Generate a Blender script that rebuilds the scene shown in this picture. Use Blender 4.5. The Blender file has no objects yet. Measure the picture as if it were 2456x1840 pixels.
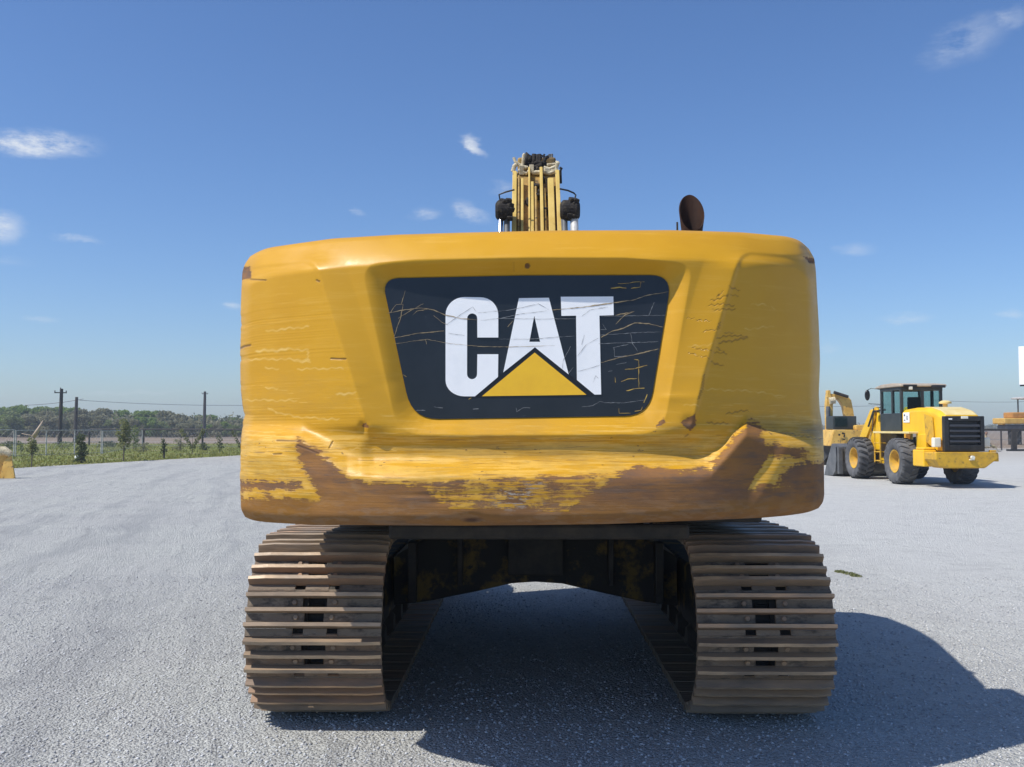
import bpy, bmesh, math, random
import numpy as np
from mathutils import Vector, Matrix, geometry
random.seed(7); rng = np.random.default_rng(11)
PI = math.pi; R = math.radians
sc = bpy.context.scene
col = sc.collection

# ------------------------------------------------------------------ camera
FPX = 2300.0; W0, H0 = 2456.0, 1840.0
YAW = math.atan(33/FPX); PITCH = math.atan(104/FPX); CZ = 1.70
cam = bpy.data.cameras.new('camera'); co = bpy.data.objects.new('camera', cam); col.objects.link(co)
co.location = (0, 0, CZ); co.rotation_euler = (PI/2+PITCH, 0, YAW)
cam.sensor_width = 36; cam.lens = FPX/W0*36; cam.clip_end = 6000; cam.clip_start = .05
sc.camera = co
# ------------------------------------------------------------------ sky, sun, exposure
LX, LY = .66, .30                                   # how far a shadow falls (right, away) per metre of height
SUN = Vector((-LX, -LY, 1)).normalized()
elev = math.asin(SUN.z); azim = math.atan2(SUN.x, SUN.y)
world = bpy.data.worlds.new('World'); sc.world = world; world.use_nodes = True
wn = world.node_tree; wn.nodes.clear()
sky = wn.nodes.new('ShaderNodeTexSky'); sky.sky_type = 'NISHITA'; sky.sun_disc = False
sky.sun_elevation = elev; sky.sun_rotation = azim; sky.air_density = 1.0; sky.dust_density = .6; sky.ozone_density = 2.6
bg = wn.nodes.new('ShaderNodeBackground'); bg.inputs['Strength'].default_value = .125
wo = wn.nodes.new('ShaderNodeOutputWorld')
sun = bpy.data.lights.new('sun', 'SUN'); so = bpy.data.objects.new('sun', sun); col.objects.link(so)
sun.energy = 5.0; sun.angle = R(.53); sun.color = (1, .955, .88)
so.rotation_euler = (-SUN).to_track_quat('-Z', 'Y').to_euler(); so.location = (-10, -3, 20)
sc.view_settings.view_transform = 'Standard'; sc.view_settings.look = 'None'
sc.view_settings.exposure = 0; sc.view_settings.gamma = 1; sc.view_settings.use_curve_mapping = False
sc.render.engine = 'CYCLES'

ca, sa, cb, sb = math.cos(YAW), math.sin(YAW), math.cos(PITCH), math.sin(PITCH)
FV = np.array([-sa*cb, ca*cb, sb]); RV = np.array([ca, sa, 0.]); UV = np.array([sa*sb, -ca*sb, cb])
def ray(px, py):
    px = np.asarray(px, float); py = np.asarray(py, float)
    return FV + RV*((px-W0/2)/FPX)[..., None] + UV*((H0/2-py)/FPX)[..., None]
def at(px, py, D):
    d = ray(px, py); t = np.asarray(D, float)/d[..., 1]
    return np.array([0, 0, CZ]) + d*t[..., None]
def gx(px, D): return float(at(px, 1000, D)[0])
def gz(py, D): return float(at(1261, py, D)[2])

# clouds in the sky: soft wisps at their compass bearing and height, broken up by noise
def N(t, **k):
    n = wn.nodes.new(t)
    for a, b in k.items(): setattr(n, a, b)
    return n
wl = wn.links.new
tc = N('ShaderNodeTexCoord')
sep = N('ShaderNodeSeparateXYZ'); wl(tc.outputs['Generated'], sep.inputs[0])
azn = N('ShaderNodeMath', operation='ARCTAN2'); wl(sep.outputs[0], azn.inputs[0]); wl(sep.outputs[1], azn.inputs[1])
eln = N('ShaderNodeMath', operation='ARCSINE'); wl(sep.outputs[2], eln.inputs[0])
comb = N('ShaderNodeCombineXYZ'); wl(azn.outputs[0], comb.inputs[0]); wl(eln.outputs[0], comb.inputs[1])
nz = N('ShaderNodeTexNoise'); nz.inputs['Scale'].default_value = 26; nz.inputs['Detail'].default_value = 10; nz.inputs['Roughness'].default_value = .7
mp = N('ShaderNodeMapping'); mp.inputs['Scale'].default_value = (.75, 1.8, 1); wl(comb.outputs[0], mp.inputs[0]); wl(mp.outputs[0], nz.inputs['Vector'])
nsub = N('ShaderNodeVectorMath', operation='SUBTRACT'); wl(nz.outputs['Color'], nsub.inputs[0]); nsub.inputs[1].default_value = (.5, .5, .5)
nsc = N('ShaderNodeVectorMath', operation='MULTIPLY'); wl(nsub.outputs[0], nsc.inputs[0]); nsc.inputs[1].default_value = (.045, .022, 0)
wv = N('ShaderNodeVectorMath', operation='ADD'); wl(comb.outputs[0], wv.inputs[0]); wl(nsc.outputs[0], wv.inputs[1])
acc = None
CL = [(100, 345, 135, 34, 4, 1.6), (10, 545, 50, 44, 0, 1.1), (1140, 350, 46, 20, -38, 1.1), (1022, 517, 48, 20, 0, .7), (1130, 507, 62, 26, -25, .8),
      (2318, 100, 112, 52, 16, .50), (2425, 45, 50, 30, 0, .45), (185, 575, 60, 11, 0, .62), (95, 768, 44, 12, 0, .6), (552, 735, 40, 13, 0, .8),
      (2175, 760, 64, 14, 3, .6), (2425, 752, 40, 13, 0, .55), (2050, 602, 55, 20, 0, .4), (1205, 450, 48, 24, 0, .5), (855, 510, 24, 10, 0, .45),
      (1985, 836, 28, 13, 0, .5), (20, 630, 60, 14, 0, .16), (700, 940, 240, 9, 1, .16), (330, 945, 150, 7, 0, .22)]
for (cx, cy, w, h, tilt, amp) in CL:
    d = ray(cx, cy); d /= np.linalg.norm(d)
    a0, e0 = math.atan2(d[0], d[1]), math.asin(d[2])
    s = N('ShaderNodeVectorMath', operation='SUBTRACT'); wl(wv.outputs[0], s.inputs[0]); s.inputs[1].default_value = (a0, e0, 0)
    r = N('ShaderNodeVectorRotate', rotation_type='Z_AXIS'); wl(s.outputs[0], r.inputs['Vector']); r.inputs['Angle'].default_value = -R(tilt)
    m = N('ShaderNodeVectorMath', operation='MULTIPLY'); wl(r.outputs[0], m.inputs[0]); m.inputs[1].default_value = (FPX/w, FPX/h, 0)
    l = N('ShaderNodeVectorMath', operation='LENGTH'); wl(m.outputs[0], l.inputs[0])
    q = N('ShaderNodeMapRange', interpolation_type='SMOOTHSTEP'); wl(l.outputs['Value'], q.inputs['Value'])
    q.inputs['From Min'].default_value = 1.05; q.inputs['From Max'].default_value = .1; q.inputs['To Min'].default_value = 0; q.inputs['To Max'].default_value = amp
    if acc is None: acc = q.outputs[0]
    else:
        mx = N('ShaderNodeMath', operation='MAXIMUM'); wl(acc, mx.inputs[0]); wl(q.outputs[0], mx.inputs[1]); acc = mx.outputs[0]
nb = N('ShaderNodeMapRange'); wl(nz.outputs['Fac'], nb.inputs['Value']); nb.inputs['From Min'].default_value = .34; nb.inputs['From Max'].default_value = .70
cm = N('ShaderNodeMath', operation='MULTIPLY'); wl(acc, cm.inputs[0]); wl(nb.outputs[0], cm.inputs[1])
cmix = N('ShaderNodeMix', data_type='RGBA'); wl(cm.outputs[0], cmix.inputs[0])
hs = N('ShaderNodeHueSaturation'); hs.inputs['Saturation'].default_value = 1.08; wl(sky.outputs[0], hs.inputs['Color'])
tn = N('ShaderNodeMix', data_type='RGBA', blend_type='MULTIPLY'); tn.inputs[0].default_value = 1; wl(hs.outputs[0], tn.inputs[6]); tn.inputs[7].default_value = (.77, .895, 1.11, 1)
wl(tn.outputs[2], cmix.inputs[6]); cmix.inputs[7].default_value = (6.2, 6.6, 7.2, 1)
wl(cmix.outputs[2], bg.inputs['Color']); wl(bg.outputs[0], wo.inputs[0])

# ------------------------------------------------------------------ materials
def smat(name, base, rough=.6, metal=0, var=None, vs=4, vr=(.4, .65), stretch=(1, 1, 1), bump=0, bs=60, spec=.5,
         spot=None, sps=12, spr=(.58, .66), rnd=0, rndcol=None, coat=0):
    m = bpy.data.materials.new(name); m.use_nodes = True; t = m.node_tree; n = t.nodes; L = t.links.new
    b = n['Principled BSDF']; b.inputs['Roughness'].default_value = rough; b.inputs['Metallic'].default_value = metal
    b.inputs['Specular IOR Level'].default_value = spec; b.inputs['Coat Weight'].default_value = coat
    tcn = n.new('ShaderNodeTexCoord'); mpn = n.new('ShaderNodeMapping'); mpn.inputs['Scale'].default_value = stretch
    L(tcn.outputs['Object'], mpn.inputs[0]); cur = None
    rgb = n.new('ShaderNodeRGB'); rgb.outputs[0].default_value = (*base, 1); cur = rgb.outputs[0]
    def layer(cur, c, scale, rngv, det=5):
        z = n.new('ShaderNodeTexNoise'); z.inputs['Scale'].default_value = scale; z.inputs['Detail'].default_value = det; z.inputs['Roughness'].default_value = .65
        L(mpn.outputs[0], z.inputs['Vector'])
        q = n.new('ShaderNodeMapRange'); q.inputs['From Min'].default_value = rngv[0]; q.inputs['From Max'].default_value = rngv[1]; L(z.outputs['Fac'], q.inputs['Value'])
        x = n.new('ShaderNodeMix'); x.data_type = 'RGBA'; L(q.outputs[0], x.inputs[0]); L(cur, x.inputs[6]); x.inputs[7].default_value = (*c, 1)
        return x.outputs[2]
    if rndcol:
        oi = n.new('ShaderNodeObjectInfo'); cr = n.new('ShaderNodeValToRGB'); cr.color_ramp.elements[0].color = (*rndcol[0], 1); cr.color_ramp.elements[1].color = (*rndcol[-1], 1)
        for i, c in enumerate(rndcol[1:-1]):
            e = cr.color_ramp.elements.new((i+1)/(len(rndcol)-1)); e.color = (*c, 1)
        L(oi.outputs['Random'], cr.inputs[0]); cur = cr.outputs[0]
    if var: cur = layer(cur, var, vs, vr)
    if spot: cur = layer(cur, spot, sps, spr, 8)
    L(cur, b.inputs['Base Color'])
    if bump:
        z = n.new('ShaderNodeTexNoise'); z.inputs['Scale'].default_value = bs; z.inputs['Detail'].default_value = 4; L(mpn.outputs[0], z.inputs['Vector'])
        bp = n.new('ShaderNodeBump'); bp.inputs['Strength'].default_value = bump; bp.inputs['Distance'].default_value = .01
        L(z.outputs['Fac'], bp.inputs['Height']); L(bp.outputs[0], b.inputs['Normal'])
    return m

YEL = (.60, .33, .045)
M = {}
M['black'] = smat('black_paint', (.012, .013, .015), .45, var=(.03, .03, .03), vs=5, spec=.4)
M['dark_steel'] = smat('dark_steel', (.022, .02, .018), .7, var=(.05, .04, .03), vs=6, bump=.4, bs=30)
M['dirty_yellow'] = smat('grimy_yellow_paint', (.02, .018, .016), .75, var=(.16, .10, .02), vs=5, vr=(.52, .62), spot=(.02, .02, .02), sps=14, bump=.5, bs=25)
M['boom_yellow'] = smat('faded_boom_yellow', (.66, .47, .13), .45, var=(.56, .38, .09), vs=5, stretch=(1, 1, .3), spot=(.09, .06, .03), sps=16, spr=(.62, .72), bump=.1)
M['boom_yellow_dark'] = smat('stained_boom_yellow', (.40, .25, .06), .6, var=(.14, .09, .03), vs=4, spot=(.05, .035, .02), sps=14, spr=(.56, .66), bump=.3)
M['cream'] = smat('cream_paint_and_lit_lip', (.66, .58, .40), .6, var=(.35, .27, .15), vs=20, bump=.3, bs=50)
M['grease'] = smat('greasy_dirt', (.012, .009, .008), .85, var=(.045, .035, .022), vs=22, vr=(.5, .62), bump=1, bs=45)
M['chrome'] = smat('chrome_rod', (.75, .75, .76), .22, 1)
M['rust_pipe'] = smat('rusty_exhaust', (.028, .014, .010), .75, var=(.045, .022, .014), vs=9, bump=.3, bs=60, spec=.2)
M['hose'] = smat('rubber_hose', (.02, .02, .021), .55)
M['shoe'] = smat('track_shoe_steel', (.2, .15, .11), .62, 0, rndcol=[(.36, .23, .13), (.25, .205, .15), (.38, .20, .10), (.23, .20, .155), (.33, .215, .12)],
                 var=(.16, .12, .085), vs=7, vr=(.42, .7), stretch=(.25, 1, 1), spot=(.20, .16, .12), sps=18, spr=(.58, .75), bump=.6, bs=22)
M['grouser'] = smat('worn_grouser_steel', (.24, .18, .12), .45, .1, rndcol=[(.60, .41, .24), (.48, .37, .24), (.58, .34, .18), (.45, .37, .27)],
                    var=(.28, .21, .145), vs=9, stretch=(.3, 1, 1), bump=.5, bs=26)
M['valley_shade'] = smat('valley_shade_on_steel', (.1, .08, .06), .85, rndcol=[(.17, .13, .09), (.27, .15, .08), (.14, .125, .10), (.24, .165, .105), (.155, .14, .11)], var=(.25, .20, .15), vs=11, vr=(.5, .75), stretch=(.5, 1, 1), spot=(.06, .05, .04), sps=20, spr=(.5, .65), bump=.8, bs=40)  # darker colour stands in for the shade between grousers
M['decal'] = smat('black_decal_film', (.011, .014, .018), .25, var=(.017, .020, .025), vs=3, spec=.5, spot=(.06, .065, .07), sps=26, spr=(.68, .78))
M['decal_border'] = smat('black_print', (.006, .006, .008), .3)
M['white'] = smat('white_vinyl', (.92, .92, .91), .3, var=(.84, .85, .85), vs=6, vr=(.5, .75))
M['logo_yellow'] = smat('yellow_vinyl', (.90, .52, .02), .3, var=(.84, .47, .02), vs=7)
M['scr_tan'] = smat('tan_scratch', (.42, .31, .16), .8, var=(.2, .15, .09), vs=30)
M['scr_pale'] = smat('pale_scratch', (.33, .34, .34), .8, var=(.14, .14, .15), vs=35)
M['scr_gold'] = smat('gold_scratch', (.58, .38, .07), .7, var=(.3, .18, .05), vs=30)
M['ldr_yellow'] = smat('bright_yellow_paint', (.88, .52, .010), .4, var=(.82, .46, .012), vs=2.2, spot=(.35, .2, .05), sps=9, spr=(.68, .78), coat=.3)
M['ldr_dull'] = smat('scraped_yellow_paint', (.70, .40, .02), .5, var=(.5, .28, .03), vs=4, spot=(.12, .08, .04), sps=8, spr=(.58, .7), bump=.2)
M['ldr_rim'] = smat('dusty_yellow_rim', (.62, .36, .03), .6, var=(.45, .28, .06), vs=6)
M['tank_shade'] = smat('painted_shade_brown', (.06, .045, .02), .8, var=(.14, .09, .02), vs=6)  # shadow under the loader platform, put into the side tank's colour
M['ldr_pale'] = smat('pale_bleached_yellow', (.75, .62, .30), .45, var=(.7, .52, .18), vs=2)
M['pale_roof'] = smat('dusty_beige_roof', (.48, .40, .30), .6, var=(.36, .3, .24), vs=3)
M['tyre'] = smat('dusty_tyre_rubber', (.085, .085, .088), .9, var=(.14, .14, .142), vs=3.5, bump=.35, bs=25, spec=.2)
M['tyre_dark'] = smat('tyre_tread_rubber', (.035, .035, .037), .9, var=(.06, .06, .06), vs=5, spec=.2)
M['grey_steel'] = smat('grey_bucket_steel', (.10, .105, .11), .6, .2, var=(.17, .17, .17), vs=3, bump=.2)
M['cab_black'] = smat('dark_green_black_paint', (.022, .028, .027), .4, var=(.04, .045, .043), vs=3)
M['slat'] = smat('charcoal_louvre', (.035, .037, .042), .45)
g = bpy.data.materials.new('cab_glass'); g.use_nodes = True
gb = g.node_tree.nodes['Principled BSDF']; gb.inputs['Base Color'].default_value = (.55, .72, .72, 1); gb.inputs['Roughness'].default_value = .04
gb.inputs['Transmission Weight'].default_value = 1; gb.inputs['IOR'].default_value = 1.1; M['glass'] = g
M['lens'] = smat('pale_lens', (.8, .78, .66), .3)
M['old_yellow'] = smat('weathered_yellow', (.68, .43, .10), .5, var=(.58, .33, .06), vs=3, spot=(.16, .1, .05), sps=10)
M['orange_box'] = smat('orange_paint', (.50, .24, .05), .6, var=(.4, .18, .04), vs=3)
M['pole'] = smat('creosoted_wood', (.028, .024, .024), .8, var=(.05, .04, .035), vs=5, stretch=(1, 1, .2))
M['galv'] = smat('galvanised_steel', (.62, .60, .56), .5, .0, var=(.3, .29, .27), vs=6)
M['rustpost'] = smat('dark_fence_post', (.05, .042, .04), .8)
M['wire'] = smat('overhead_wire', (.16, .18, .2), .6)
M['skin'] = smat('tanned_skin', (.25, .14, .09), .6)
M['tan_cloth'] = smat('tan_clothing', (.36, .30, .18), .9, var=(.28, .23, .14), vs=8)
M['hair'] = smat('dark_hair', (.015, .012, .01), .8)
M['concrete'] = smat('pale_concrete', (.5, .47, .43), .85, var=(.4, .38, .35), vs=3)
M['billboard'] = smat('white_sign_face', (.85, .86, .88), .5)
M['bark'] = smat('grey_bark', (.14, .11, .085), .9, var=(.09, .07, .05), vs=9)
M['pale_wood'] = smat('bleached_wood', (.42, .32, .24), .8, var=(.5, .4, .3), vs=9)
def leafmat(name, a, b2):
    m = smat(name, a, .7, rndcol=[a, b2, a], spec=.25)
    nt = m.node_tree; bs = nt.nodes['Principled BSDF']
    gi = nt.nodes.new('ShaderNodeNewGeometry'); mx = nt.nodes.new('ShaderNodeMix'); mx.data_type = 'RGBA'
    src = bs.inputs['Base Color'].links[0].from_socket
    nt.links.new(gi.outputs['Random Per Island'], mx.inputs[0]); nt.links.new(src, mx.inputs[6]); mx.inputs[7].default_value = (*b2, 1)
    nt.links.new(mx.outputs[2], bs.inputs['Base Color'])
    tl = nt.nodes.new('ShaderNodeBsdfTranslucent'); ms = nt.nodes.new('ShaderNodeMixShader'); ms.inputs[0].default_value = .5; out = nt.nodes['Material Output']
    nt.links.new(mx.outputs[2], tl.inputs['Color']); nt.links.new(bs.outputs[0], ms.inputs[1]); nt.links.new(tl.outputs[0], ms.inputs[2]); nt.links.new(ms.outputs[0], out.inputs['Surface'])
    return m
M['leaf_mid'] = leafmat('mesquite_foliage', (.17, .22, .07), (.23, .265, .10))
M['leaf_green'] = leafmat('fresh_green_foliage', (.16, .25, .05), (.23, .31, .08))
M['leaf_grey'] = leafmat('grey_brown_foliage', (.20, .205, .11), (.26, .25, .15))
M['leaf_dark'] = leafmat('dark_shrub_foliage', (.05, .075, .03), (.11, .135, .06))
M['leaf_olive'] = leafmat('olive_sapling_foliage', (.16, .18, .065), (.24, .25, .11))
M['grass_blade'] = leafmat('dry_green_grass', (.17, .195, .035), (.27, .26, .07))

def groundmat(name, base, kind):
    m = bpy.data.materials.new(name); m.use_nodes = True; t = m.node_tree; n = t.nodes; L = t.links.new
    b = n['Principled BSDF']; b.inputs['Roughness'].default_value = .92; b.inputs['Specular IOR Level'].default_value = .15
    tcn = n.new('ShaderNodeTexCoord'); P = tcn.outputs['Object']
    def noise(scale, det=5, rough=.6, stretch=None, rot=0, src=None):
        s = src or P
        if stretch:
            q = n.new('ShaderNodeMapping'); q.inputs['Scale'].default_value = stretch; q.inputs['Rotation'].default_value = (0, 0, rot); L(s, q.inputs[0]); s = q.outputs[0]
        z = n.new('ShaderNodeTexNoise'); z.inputs['Scale'].default_value = scale; z.inputs['Detail'].default_value = det; z.inputs['Roughness'].default_value = rough
        L(s, z.inputs['Vector']); return z.outputs['Fac']
    def mr(v, a, b_, c=0, d=1):
        q = n.new('ShaderNodeMapRange'); L(v, q.inputs['Value'])
        for i, k in zip(('From Min', 'From Max', 'To Min', 'To Max'), (a, b_, c, d)): q.inputs[i].default_value = k
        return q.outputs[0]
    def mix(f, a, c):
        x = n.new('ShaderNodeMix'); x.data_type = 'RGBA'
        L(f, x.inputs[0])
        if isinstance(a, tuple): x.inputs[6].default_value = (*a, 1)
        else: L(a, x.inputs[6])
        if isinstance(c, tuple): x.inputs[7].default_value = (*c, 1)
        else: L(c, x.inputs[7])
        return x.outputs[2]
    def mth(op, a, c):
        x = n.new('ShaderNodeMath'); x.operation = op; L(a, x.inputs[0])
        if isinstance(c, (int, float)): x.inputs[1].default_value = c
        else: L(c, x.inputs[1])
        return x.outputs[0]
    if kind == 'gravel':
        vo = n.new('ShaderNodeTexVoronoi'); vo.inputs['Scale'].default_value = 62; L(P, vo.inputs['Vector'])
        vs = n.new('ShaderNodeSeparateColor'); L(vo.outputs['Color'], vs.inputs[0])
        c = mix(mr(vs.outputs[0], 0, 1), (.35, .36, .335), (.66, .67, .62))
        c = mix(mr(vs.outputs[1], .86, .95), c, (.15, .15, .15))
        c = mix(mr(noise(240, 3), .35, .7), c, (.50, .50, .475))
        c = mix(mr(noise(.35, 4), .4, .66, 0, .55), c, (.45, .445, .435))
        # wheel-swept bands that curve across the yard
        sp = n.new('ShaderNodeSeparateXYZ'); L(P, sp.inputs[0])
        sx = mth('ADD', sp.outputs[0], mth('MULTIPLY', sp.outputs[1], .257)); sx = mth('ADD', sx, mth('MULTIPLY', noise(.22, 3), 1.6))
        cv = n.new('ShaderNodeCombineXYZ'); L(sx, cv.inputs[0]); L(mth('MULTIPLY', sp.outputs[1], .07), cv.inputs[1])
        ruts = mth('ADD', mth('MULTIPLY', noise(1.5, 7, .7, src=cv.outputs[0]), .75), mth('MULTIPLY', noise(.8, 6, .65), .25))
        lines = noise(9, 5, .7, src=cv.outputs[0])
        side = mr(sp.outputs[0], 1.5, -1.5, .25, 1)
        c = mix(mth('MULTIPLY', side, mr(lines, .56, .68, 0, .5)), c, (.24, .24, .24))
        c = mix(mth('MULTIPLY', side, mr(ruts, .48, .60, 0, .6)), c, (.31, .315, .32))
        c = mix(mr(noise(.9, 3), .68, .78, 0, .5), c, (.2, .2, .2))
        wob = mth('ADD', sp.outputs[0], mth('MULTIPLY', noise(.25, 4), 5.0))
        c = mix(mr(wob, 3.0, 7.5, 0, .42), c, (.72, .72, .69))
        c = mix(mr(noise(7, 5, .75, (.8, 1, 1), .3), .54, .68, 0, .35), c, (.28, .28, .27))
        c = mix(mr(noise(2.3, 6, .7, (.5, 1, 1), .5), .52, .66, 0, .3), c, (.34, .34, .335))
        far = mr(sp.outputs[1], 42, 60, 0, .75)
        c = mix(far, c, (.46, .43, .38))
        c = mix(mr(noise(3.1, 6, .7, (.45, 1, 1)), .66, .74, 0, .6), c, (.20, .195, .18))
        L(c, b.inputs['Base Color'])
        hh = mth('ADD', mth('MULTIPLY', vo.outputs['Distance'], -1.0), mth('MULTIPLY', noise(28, 6, .7), 1.6))
        hh = mth('ADD', hh, mth('MULTIPLY', mth('ADD', ruts, mth('MULTIPLY', lines, .35)), 4.0))
        bp = n.new('ShaderNodeBump'); bp.inputs['Strength'].default_value = .9; bp.inputs['Distance'].default_value = .021
        L(hh, bp.inputs['Height']); L(bp.outputs[0], b.inputs['Normal'])
    elif kind == 'grass':
        c = mix(mr(noise(1.3, 6), .35, .65), (.13, .165, .03), (.21, .225, .055))
        c = mix(mr(noise(.25, 4), .5, .62, 0, .7), c, (.23, .21, .12))
        c = mix(mr(noise(14, 4), .5, .7, 0, .6), c, (.10, .125, .045))
        L(c, b.inputs['Base Color'])
    else:
        c = mix(mr(noise(.06, 5, .6, (.3, 1, 1)), .4, .6), (.25, .20, .15), (.21, .155, .11))
        c = mix(mr(noise(.5, 5, .7, (.25, 1, 1)), .55, .68, 0, .7), c, (.30, .26, .20))
        c = mix(mr(noise(.12, 6, .7, (.2, 1, 1)), .56, .66, 0, .8), c, (.12, .12, .06))
        L(c, b.inputs['Base Color'])
    return m
M['gravel'] = groundmat('grey_gravel', None, 'gravel'); M['grass'] = groundmat('mown_grass', None, 'grass'); M['field'] = groundmat('ploughed_field', None, 'field')
M['road'] = smat('pinkish_dirt_road', (.32, .27, .24), .9, var=(.27, .23, .2), vs=.6)
M['pebble'] = smat('crushed_limestone', (.36, .365, .37), .9, spec=.15)
pm = M['pebble'].node_tree; gi = pm.nodes.new('ShaderNodeNewGeometry'); cr = pm.nodes.new('ShaderNodeValToRGB')
cr.color_ramp.elements[0].color = (.28, .285, .295, 1); cr.color_ramp.elements[1].color = (.62, .625, .62, 1)
pm.links.new(gi.outputs['Random Per Island'], cr.inputs[0]); pm.links.new(cr.outputs[0], pm.nodes['Principled BSDF'].inputs['Base Color'])

# paint of the counterweight: wear comes from attributes with shapes of their own, broken up by noise
def cwmat():
    m = bpy.data.materials.new('worn_counterweight_paint'); m.use_nodes = True; t = m.node_tree; n = t.nodes; L = t.links.new
    b = n['Principled BSDF']; b.inputs['Specular IOR Level'].default_value = .32
    tcn = n.new('ShaderNodeTexCoord'); P = tcn.outputs['Object']
    def noise(scale, det=5, rough=.6, stretch=(1, 1, 1)):
        q = n.new('ShaderNodeMapping'); q.inputs['Scale'].default_value = stretch; L(P, q.inputs[0])
        z = n.new('ShaderNodeTexNoise'); z.inputs['Scale'].default_value = scale; z.inputs['Detail'].default_value = det; z.inputs['Roughness'].default_value = rough
        L(q.outputs[0], z.inputs['Vector']); return z.outputs['Fac']
    def mr(v, a, b_, c=0, d=1):
        q = n.new('ShaderNodeMapRange'); L(v, q.inputs['Value'])
        for i, k in zip(('From Min', 'From Max', 'To Min', 'To Max'), (a, b_, c, d)): q.inputs[i].default_value = k
        return q.outputs[0]
    def mix(f, a, c):
        x = n.new('ShaderNodeMix'); x.data_type = 'RGBA'; L(f, x.inputs[0])
        for i, v in ((6, a), (7, c)):
            if isinstance(v, tuple): x.inputs[i].default_value = (*v, 1)
            else: L(v, x.inputs[i])
        return x.outputs[2]
    def mth(op, a, c):
        x = n.new('ShaderNodeMath'); x.operation = op
        for i, v in ((0, a), (1, c)):
            if isinstance(v, (int, float)): x.inputs[i].default_value = v
            else: L(v, x.inputs[i])
        return x.outputs[0]
    at1 = n.new('ShaderNodeAttribute'); at1.attribute_name = 'wear'
    s1 = n.new('ShaderNodeSeparateColor'); L(at1.outputs['Color'], s1.inputs[0])
    rust, orange, scuff = s1.outputs[0], s1.outputs[1], s1.outputs[2]
    at2 = n.new('ShaderNodeAttribute'); at2.attribute_name = 'marks'
    s2 = n.new('ShaderNodeSeparateColor'); L(at2.outputs['Color'], s2.inputs[0])
    dark, light, grey = s2.outputs[0], s2.outputs[1], s2.outputs[2]
    st = noise(2.2, 7, .68, (1.0, 1, 14)); st2 = noise(5.5, 8, .7, (.7, 1, 17)); cl = noise(9, 8, .7); fine = noise(60, 4, .6, (.5, 1, 2)); big = noise(1.1, 4)
    c = mix(mr(big, .4, .65), (.61, .318, .016), (.54, .272, .011))
    c = mix(mr(st, .54, .66, 0, .3), c, (.70, .41, .07))
    # pale scrapes where it has rubbed along things
    thr = mth('ADD', st2, mth('MULTIPLY', scuff, .22))
    c = mix(mr(thr, .68, .74, 0, .6), c, (.74, .47, .11))
    # thin dark scores
    thr2 = mth('ADD', noise(4.2, 8, .72, (.8, 1, 26)), mth('MULTIPLY', scuff, .17))
    c = mix(mr(thr2, .74, .79, 0, .75), c, (.22, .12, .04))
    # small chips
    chip = mth('ADD', noise(24, 6, .65, (.7, 1, 1.3)), mth('MULTIPLY', scuff, .08))
    c = mix(mr(chip, .74, .76, 0, .85), c, (.12, .06, .03))
    c = mix(mth('MULTIPLY', scuff, mr(noise(1.7, 6, .7, (1, 1, 2.5)), .48, .62, 0, .55)), c, (.40, .24, .05))
    c = mix(light, c, (.80, .57, .19))
    # bare, rusted metal
    rc = mix(mr(noise(3.2, 6, .65, (1, 1, 3)), .38, .62), (.175, .088, .042), (.28, .13, .038))
    rc = mix(mr(noise(7, 7, .7, (.6, 1, 5)), .5, .62, 0, .6), rc, (.105, .075, .06))
    rc = mix(mr(cl, .62, .74, 0, .6), rc, (.27, .17, .09))
    rc = mix(mth('MULTIPLY', orange, mr(noise(2.6, 5, .6, (1, 1, 3)), .3, .6, .35, 1)), rc, (.30, .135, .022))
    rc = mix(mth('MULTIPLY', grey, mr(noise(16, 6, .7, (.5, 1, 2)), .5, .56, 0, 1)), rc, (.45, .42, .36))
    br = mth('ADD', rust, mth('ADD', mth('MULTIPLY', mth('SUBTRACT', st2, .5), 1.05), mth('ADD', mth('MULTIPLY', mth('SUBTRACT', cl, .5), .9), mth('MULTIPLY', mth('SUBTRACT', noise(38, 5, .65, (.35, 1, 1.6)), .5), .7))))
    rm = mr(br, .455, .56)
    c = mix(mr(br, .30, .50, 0, .55), c, (.42, .20, .03))
    c = mix(rm, c, rc)
    c = mix(dark, c, (.10, .05, .03))
    L(c, b.inputs['Base Color'])
    L(mth('ADD', mr(rm, 0, 1, .30, .66), mr(noise(5, 6, .7), .35, .7, 0, .22)), b.inputs['Roughness'])
    hh = mth('ADD', mth('MULTIPLY', rm, -1.2), mth('ADD', mth('MULTIPLY', mth('MULTIPLY', st2, scuff), .55), mth('MULTIPLY', mth('MULTIPLY', cl, mth('ADD', rm, .12)), .7)))
    hh = mth('ADD', hh, mth('MULTIPLY', dark, -1.5)); hh = mth('ADD', hh, mth('MULTIPLY', noise(130, 3, .5), .05))
    bp = n.new('ShaderNodeBump'); bp.inputs['Strength'].default_value = .55; bp.inputs['Distance'].default_value = .006
    L(hh, bp.inputs['Height']); L(bp.outputs[0], b.inputs['Normal'])
    return m
M['cw'] = cwmat()

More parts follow.
